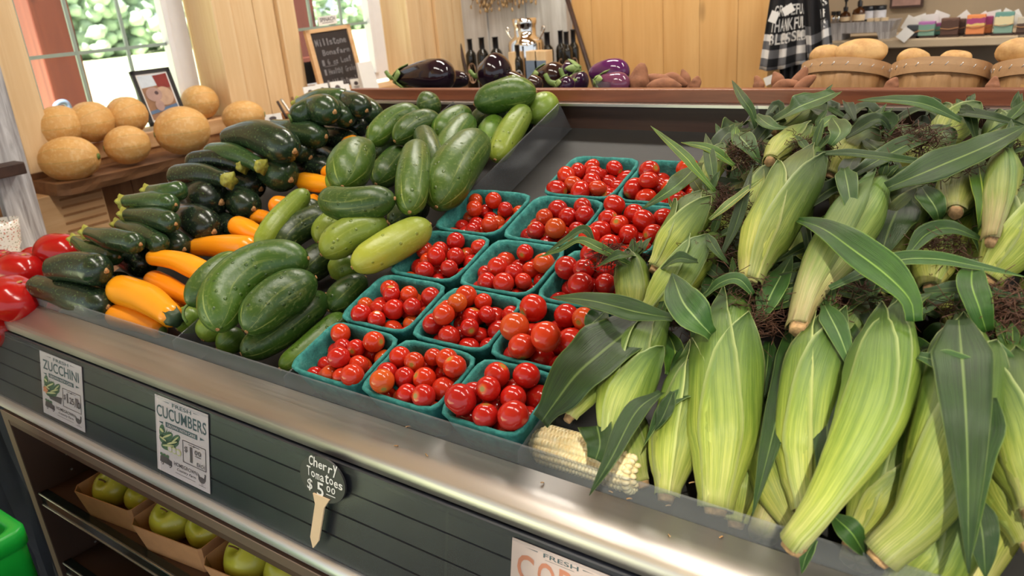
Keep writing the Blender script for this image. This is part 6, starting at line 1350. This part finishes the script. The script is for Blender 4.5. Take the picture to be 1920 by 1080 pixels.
towel((1505,-40),(1552,-40),(1514,108),(1560,90), 'folded second gingham towel hanging right of the lettered one', gm2, [('TS', .62,.26,.98,.38), ('KF', .62,.42,.98,.54), ('ES', .62,.57,.98,.70)], Y=TY-.02, amp=.018, waves=2)
c = ony(1475, 160, TY+.02)
towel((1462,100),(1505,100),(1466,175),(1500,175), 'grey striped cloth showing below the lettered towel', gingham('grey_stripe', (5, 1)), [], Y=TY+.03)
for i, (px, py, an, lab) in enumerate(((1478,18,.5,'white paper tag pinned on the lettered towel'),(1451,32,1.2,'white paper tag at the left edge of the lettered towel'),(1443,150,.4,'grey paper tag hanging below the towel hem'))):
    c = ony(px, py, TY-.035); u = Vector((math.cos(an),0,math.sin(an)))*.032; v = Vector((math.sin(an),0,-math.cos(an)))*.024; g = G(); g.slab(c-u/2-v/2, u, v, Vector((0,-.0008,0))); mk('paper_tag', g, white_card, label=lab, cat='tag', smooth=False)
hk = ony(1485, -45, TY+.0); g = G(); g.box(hk.x-.12, hk.x+.14, TY-.02, 2.90, hk.z+.0, hk.z+.012); mk('towel_rail', g, dark_board, label='wooden arm the gingham towels hang from, above the photo', cat='rail', smooth=False)
# metal clip tags at the rear divider
g = G(); q = ony(1140, 158, 1.30); g.hexa([Vector((q.x-.03+dx, 1.30+dy, q.z-.045+dz)) for dx, dy, dz in ((0,0,0),(.045,.0,0),(.045,.12,0),(0,.12,0),(.002,0,.052),(.006,0,.052),(.03,.12,.03),(.02,.12,.03))]) if False else g.slab(Vector((q.x-.018, 1.285, -.200)), (.003,0,0), (0,.4,-.08), (0,0,.040)); mk('divider', g, acrylic_div, label='low clear divider behind the rail between eggplants and sweet potatoes', cat='divider', smooth=False)

# ================================================================ UNDER THE RAIL: APPLES IN KRAFT BOATS
def boat(cx, cy, rot, lu, lv, lab, H=.053):
    u = Vector((math.cos(rot), math.sin(rot), 0)); v = Vector((-u.y, u.x, 0)); ctr = Vector((cx, cy, SZ+.001)); ch = .014
    def ring(k, z, ch):
        hu, hv = lu/2*k, lv/2*k
        return [ctr+u*x+v*y+Vector((0,0,z)) for x, y in ((-hu+ch,-hv),(hu-ch*.3,-hv),(hu,-hv+ch*.3),(hu,hv-ch),(hu-ch,hv),(-hu+ch,hv),(-hu,hv-ch),(-hu,-hv+ch))]
    g = G(); g.grid([ring(.84, 0, .008), ring(1.0, H, ch)], closed=True); g.poly(ring(.84, 0, .008)[::-1])
    mk('kraft_boat', g, kraft, label=lab, cat='food tray', group='kraft boats of apples', smooth=False, solid=.0014)
    return ctr, u, v
def apple(c, r, tilt, lab, grp, seed):
    rr = random.Random(seed); g = G(); ax = Matrix.Rotation(tilt[0], 3, 'X') @ Matrix.Rotation(tilt[1], 3, 'Y')
    g.blob(c, [ax @ Vector((r,0,0)), ax @ Vector((0,r,0)), ax @ Vector((0,0,r*.90))], 30, 22, lambda q, th, p: 1-.34*math.exp(-(th/.30)**2)-.12*math.exp(-((PI-th)/.3)**2)+.018*math.cos(5*p+seed)*(math.sin(th))-.05*sm((th-1.6)/1.5))
    o = mk('apple', g, MT['apple'], label=lab, cat='apple', group=grp)
    g = G(); s = ax @ Vector((0,0,1)); q = c+s*r*.52; g.tube([q, q+s*r*.32+Vector((.002,0,0)), q+s*r*.58+Vector((.005,-.002,0))], .0015, 6, 8); mk('stem', g, live_wood, o)
bo = [boat(-1.228, .512, .12, .155, .125, 'kraft paper boat of apples, farthest left on the shelf'), boat(-1.045, .514, .12, .165, .128, 'kraft paper boat of apples, second from the left'), boat(-.855, .516, .10, .17, .130, 'kraft paper boat of apples, third, below the chalk tag')]
AP = [[('apple with a visible stem at the front of the left boat',.034,(.55,.1)),('apple at the right of the left boat, half under the bar',.030,(.2,.3)),('apple at the back of the left boat',.030,(.3,-.2))],
 [('large apple at the left of the second boat',.038,(.5,.15)),('apple at the right of the second boat',.035,(.6,.3)),('apple behind in the second boat',.029,(.1,.1))],
 [('large yellow apple at the left of the third boat',.040,(.6,-.2)),('apple at the right of the third boat',.036,(.3,.1)),('apple behind in the third boat',.029,(.1,.3))]]
for k, ((ctr, u, v), lst) in enumerate(zip(bo, AP)):
    for i, (lab, r, tl2) in enumerate(lst):
        q = ((-.032,-.016),(.038,-.010),(.004,.034))[i]; c = ctr+u*q[0]+v*q[1]+Vector((0,0,.003+r*.95+(.012 if i == 2 else .004)))
        apple(c, r, tl2, lab, 'apples in the kraft boats', k*3+i+3)

# green baskets and dark cloth at lower left
gp = plain('green_plastic', srgb(14,150,46), .35, var=.04)
Yg = .30; a = ony(-80, 890, Yg); c = ony(52, 985, Yg-.0); k = onz(52, 985, c.z)
gb = empty('shopping_basket', (c.x-.2, c.y-.05, FZ), 'stack top of bright green plastic shopping baskets at the lower left corner', 'basket')
z1 = c.z; x1g = c.x; y1g = c.y; W_, D_ = .42, .26
# rotated so one side runs along the sight line of its rim
e1 = (onz(-60, 905, z1)-onz(50, 975, z1)); e1.z = 0; e1.normalize(); e2 = Vector((e1.y, -e1.x, 0)); e2 = e2 if e2.dot(Vector((0,-1,0))) > 0 else -e2
def rr4(off, z, W=W_, Dp=D_, cr=.018):
    o = []; o0 = Vector((c.x, c.y, 0))
    for cx_, cy_, a0 in ((off+cr, off+cr, PI), (W-off-cr, off+cr, 1.5*PI), (W-off-cr, Dp-off-cr, 0), (off+cr, Dp-off-cr, .5*PI)):
        for i in range(7): t = a0+PI/2*i/6; o.append(o0+e1*(cx_+cr*math.cos(t))+e2*(cy_+cr*math.sin(t))+Vector((0,0,z)))
    return o
g = G(); g.grid([rr4(o, z) for o, z in [(.016,z1-.012),(.016,z1-.002),(.012,z1),(.003,z1),(0,z1-.003),(0,z1-.026),(.003,z1-.028)]], closed=True); mk('rim', g, gp, gb)
g = G(); g.grid([rr4(o, z) for o, z in [(.003,z1-.028),(.003,z1-.10),(.016,z1-.10),(.016,z1-.012)]], closed=True); g.poly(rr4(.016, z1-.10)); mk('basket_wall', g, gp, gb)
g = G(); q = rr4(.026, z1-.004); g.tube([q[3]+e2*.02, q[24]-e2*.02], .004, 8, 3); g.tube([q[3]+e1*.012+e2*.02, q[24]+e1*.012-e2*.02], .0025, 8, 3); g.tube([q[10]-e1*.02, q[3]+e1*.03], .004, 8, 3); mk('handle', g, black_mat, gb)
for k in range(1, 5):
    za = z1-.028-.030*k-.072
    o_ = empty('shopping_basket', (c.x-.2, c.y-.05, za), 'green plastic shopping basket nested in the stack, %s from the top' % ('second','third','fourth','fifth')[k-1], 'basket')
    g = G(); g.grid([rr4(o, za+z) for o, z in [(.003,.0295),(0,.027),(0,.003),(.004,.0)]], closed=True); g.poly(rr4(.006, za+.004)); mk('rim', g, gp, o_)
zb_ = z1-.028-.030*4-.072
st_ = G(); st_.grid([rr4(.006, zb_), rr4(.04, FZ+.002)], closed=True); st_.poly(rr4(.04, FZ+.002)); mk('basket_body', st_, gp, o_)
# dark hanging cloth behind
g = G(); rows = []; a, b = ony(-40, 760, .56), ony(62, 775, .56)
for i in range(24):
    z = lerp(-.60, FZ+.01, i/23); rows.append([Vector((lerp(-2.0, XL-.035, j/39), .475+.018*math.sin(j*.9+.3*math.sin(i*.4))+.010*math.sin(j*2.3+i*.25)+.0*i/23, z)) for j in range(40)])
g.grid(rows); mk('dark_cloth', g, plain('navy_denim_cloth', srgb(22,27,42), .85, var=.4, scale=14), label='dark navy cloth hanging in folds left of the case above the green baskets', cat='cloth', solid=.004)
g = G(); g.tube([Vector((.62,-.9,1.249)), Vector((.60,-.85,1.16))], .03, 20, 3); mk('spot_lamp', g, black_mat, label='small black ceiling spot lamp before the corn, aimed at the front ears', cat='lamp')  # made-up housing, out of view, for the added spot over the corn

# ceiling lamps that carry the room's light
for i, (lx, ly, e) in enumerate(LAMPS):
    g = G(); g.box(lx-.57, lx+.57, ly-.10, ly+.10, 2.64-ZC, 1.25+.0); em = M('lamp_housing'); em.base((.8,.8,.8)); mk('ceiling_lamp', g, em.set(Roughness=.5), label='long white ceiling lamp, %s' % ('front left','front right','rear left','rear right')[i], cat='lamp', smooth=False)
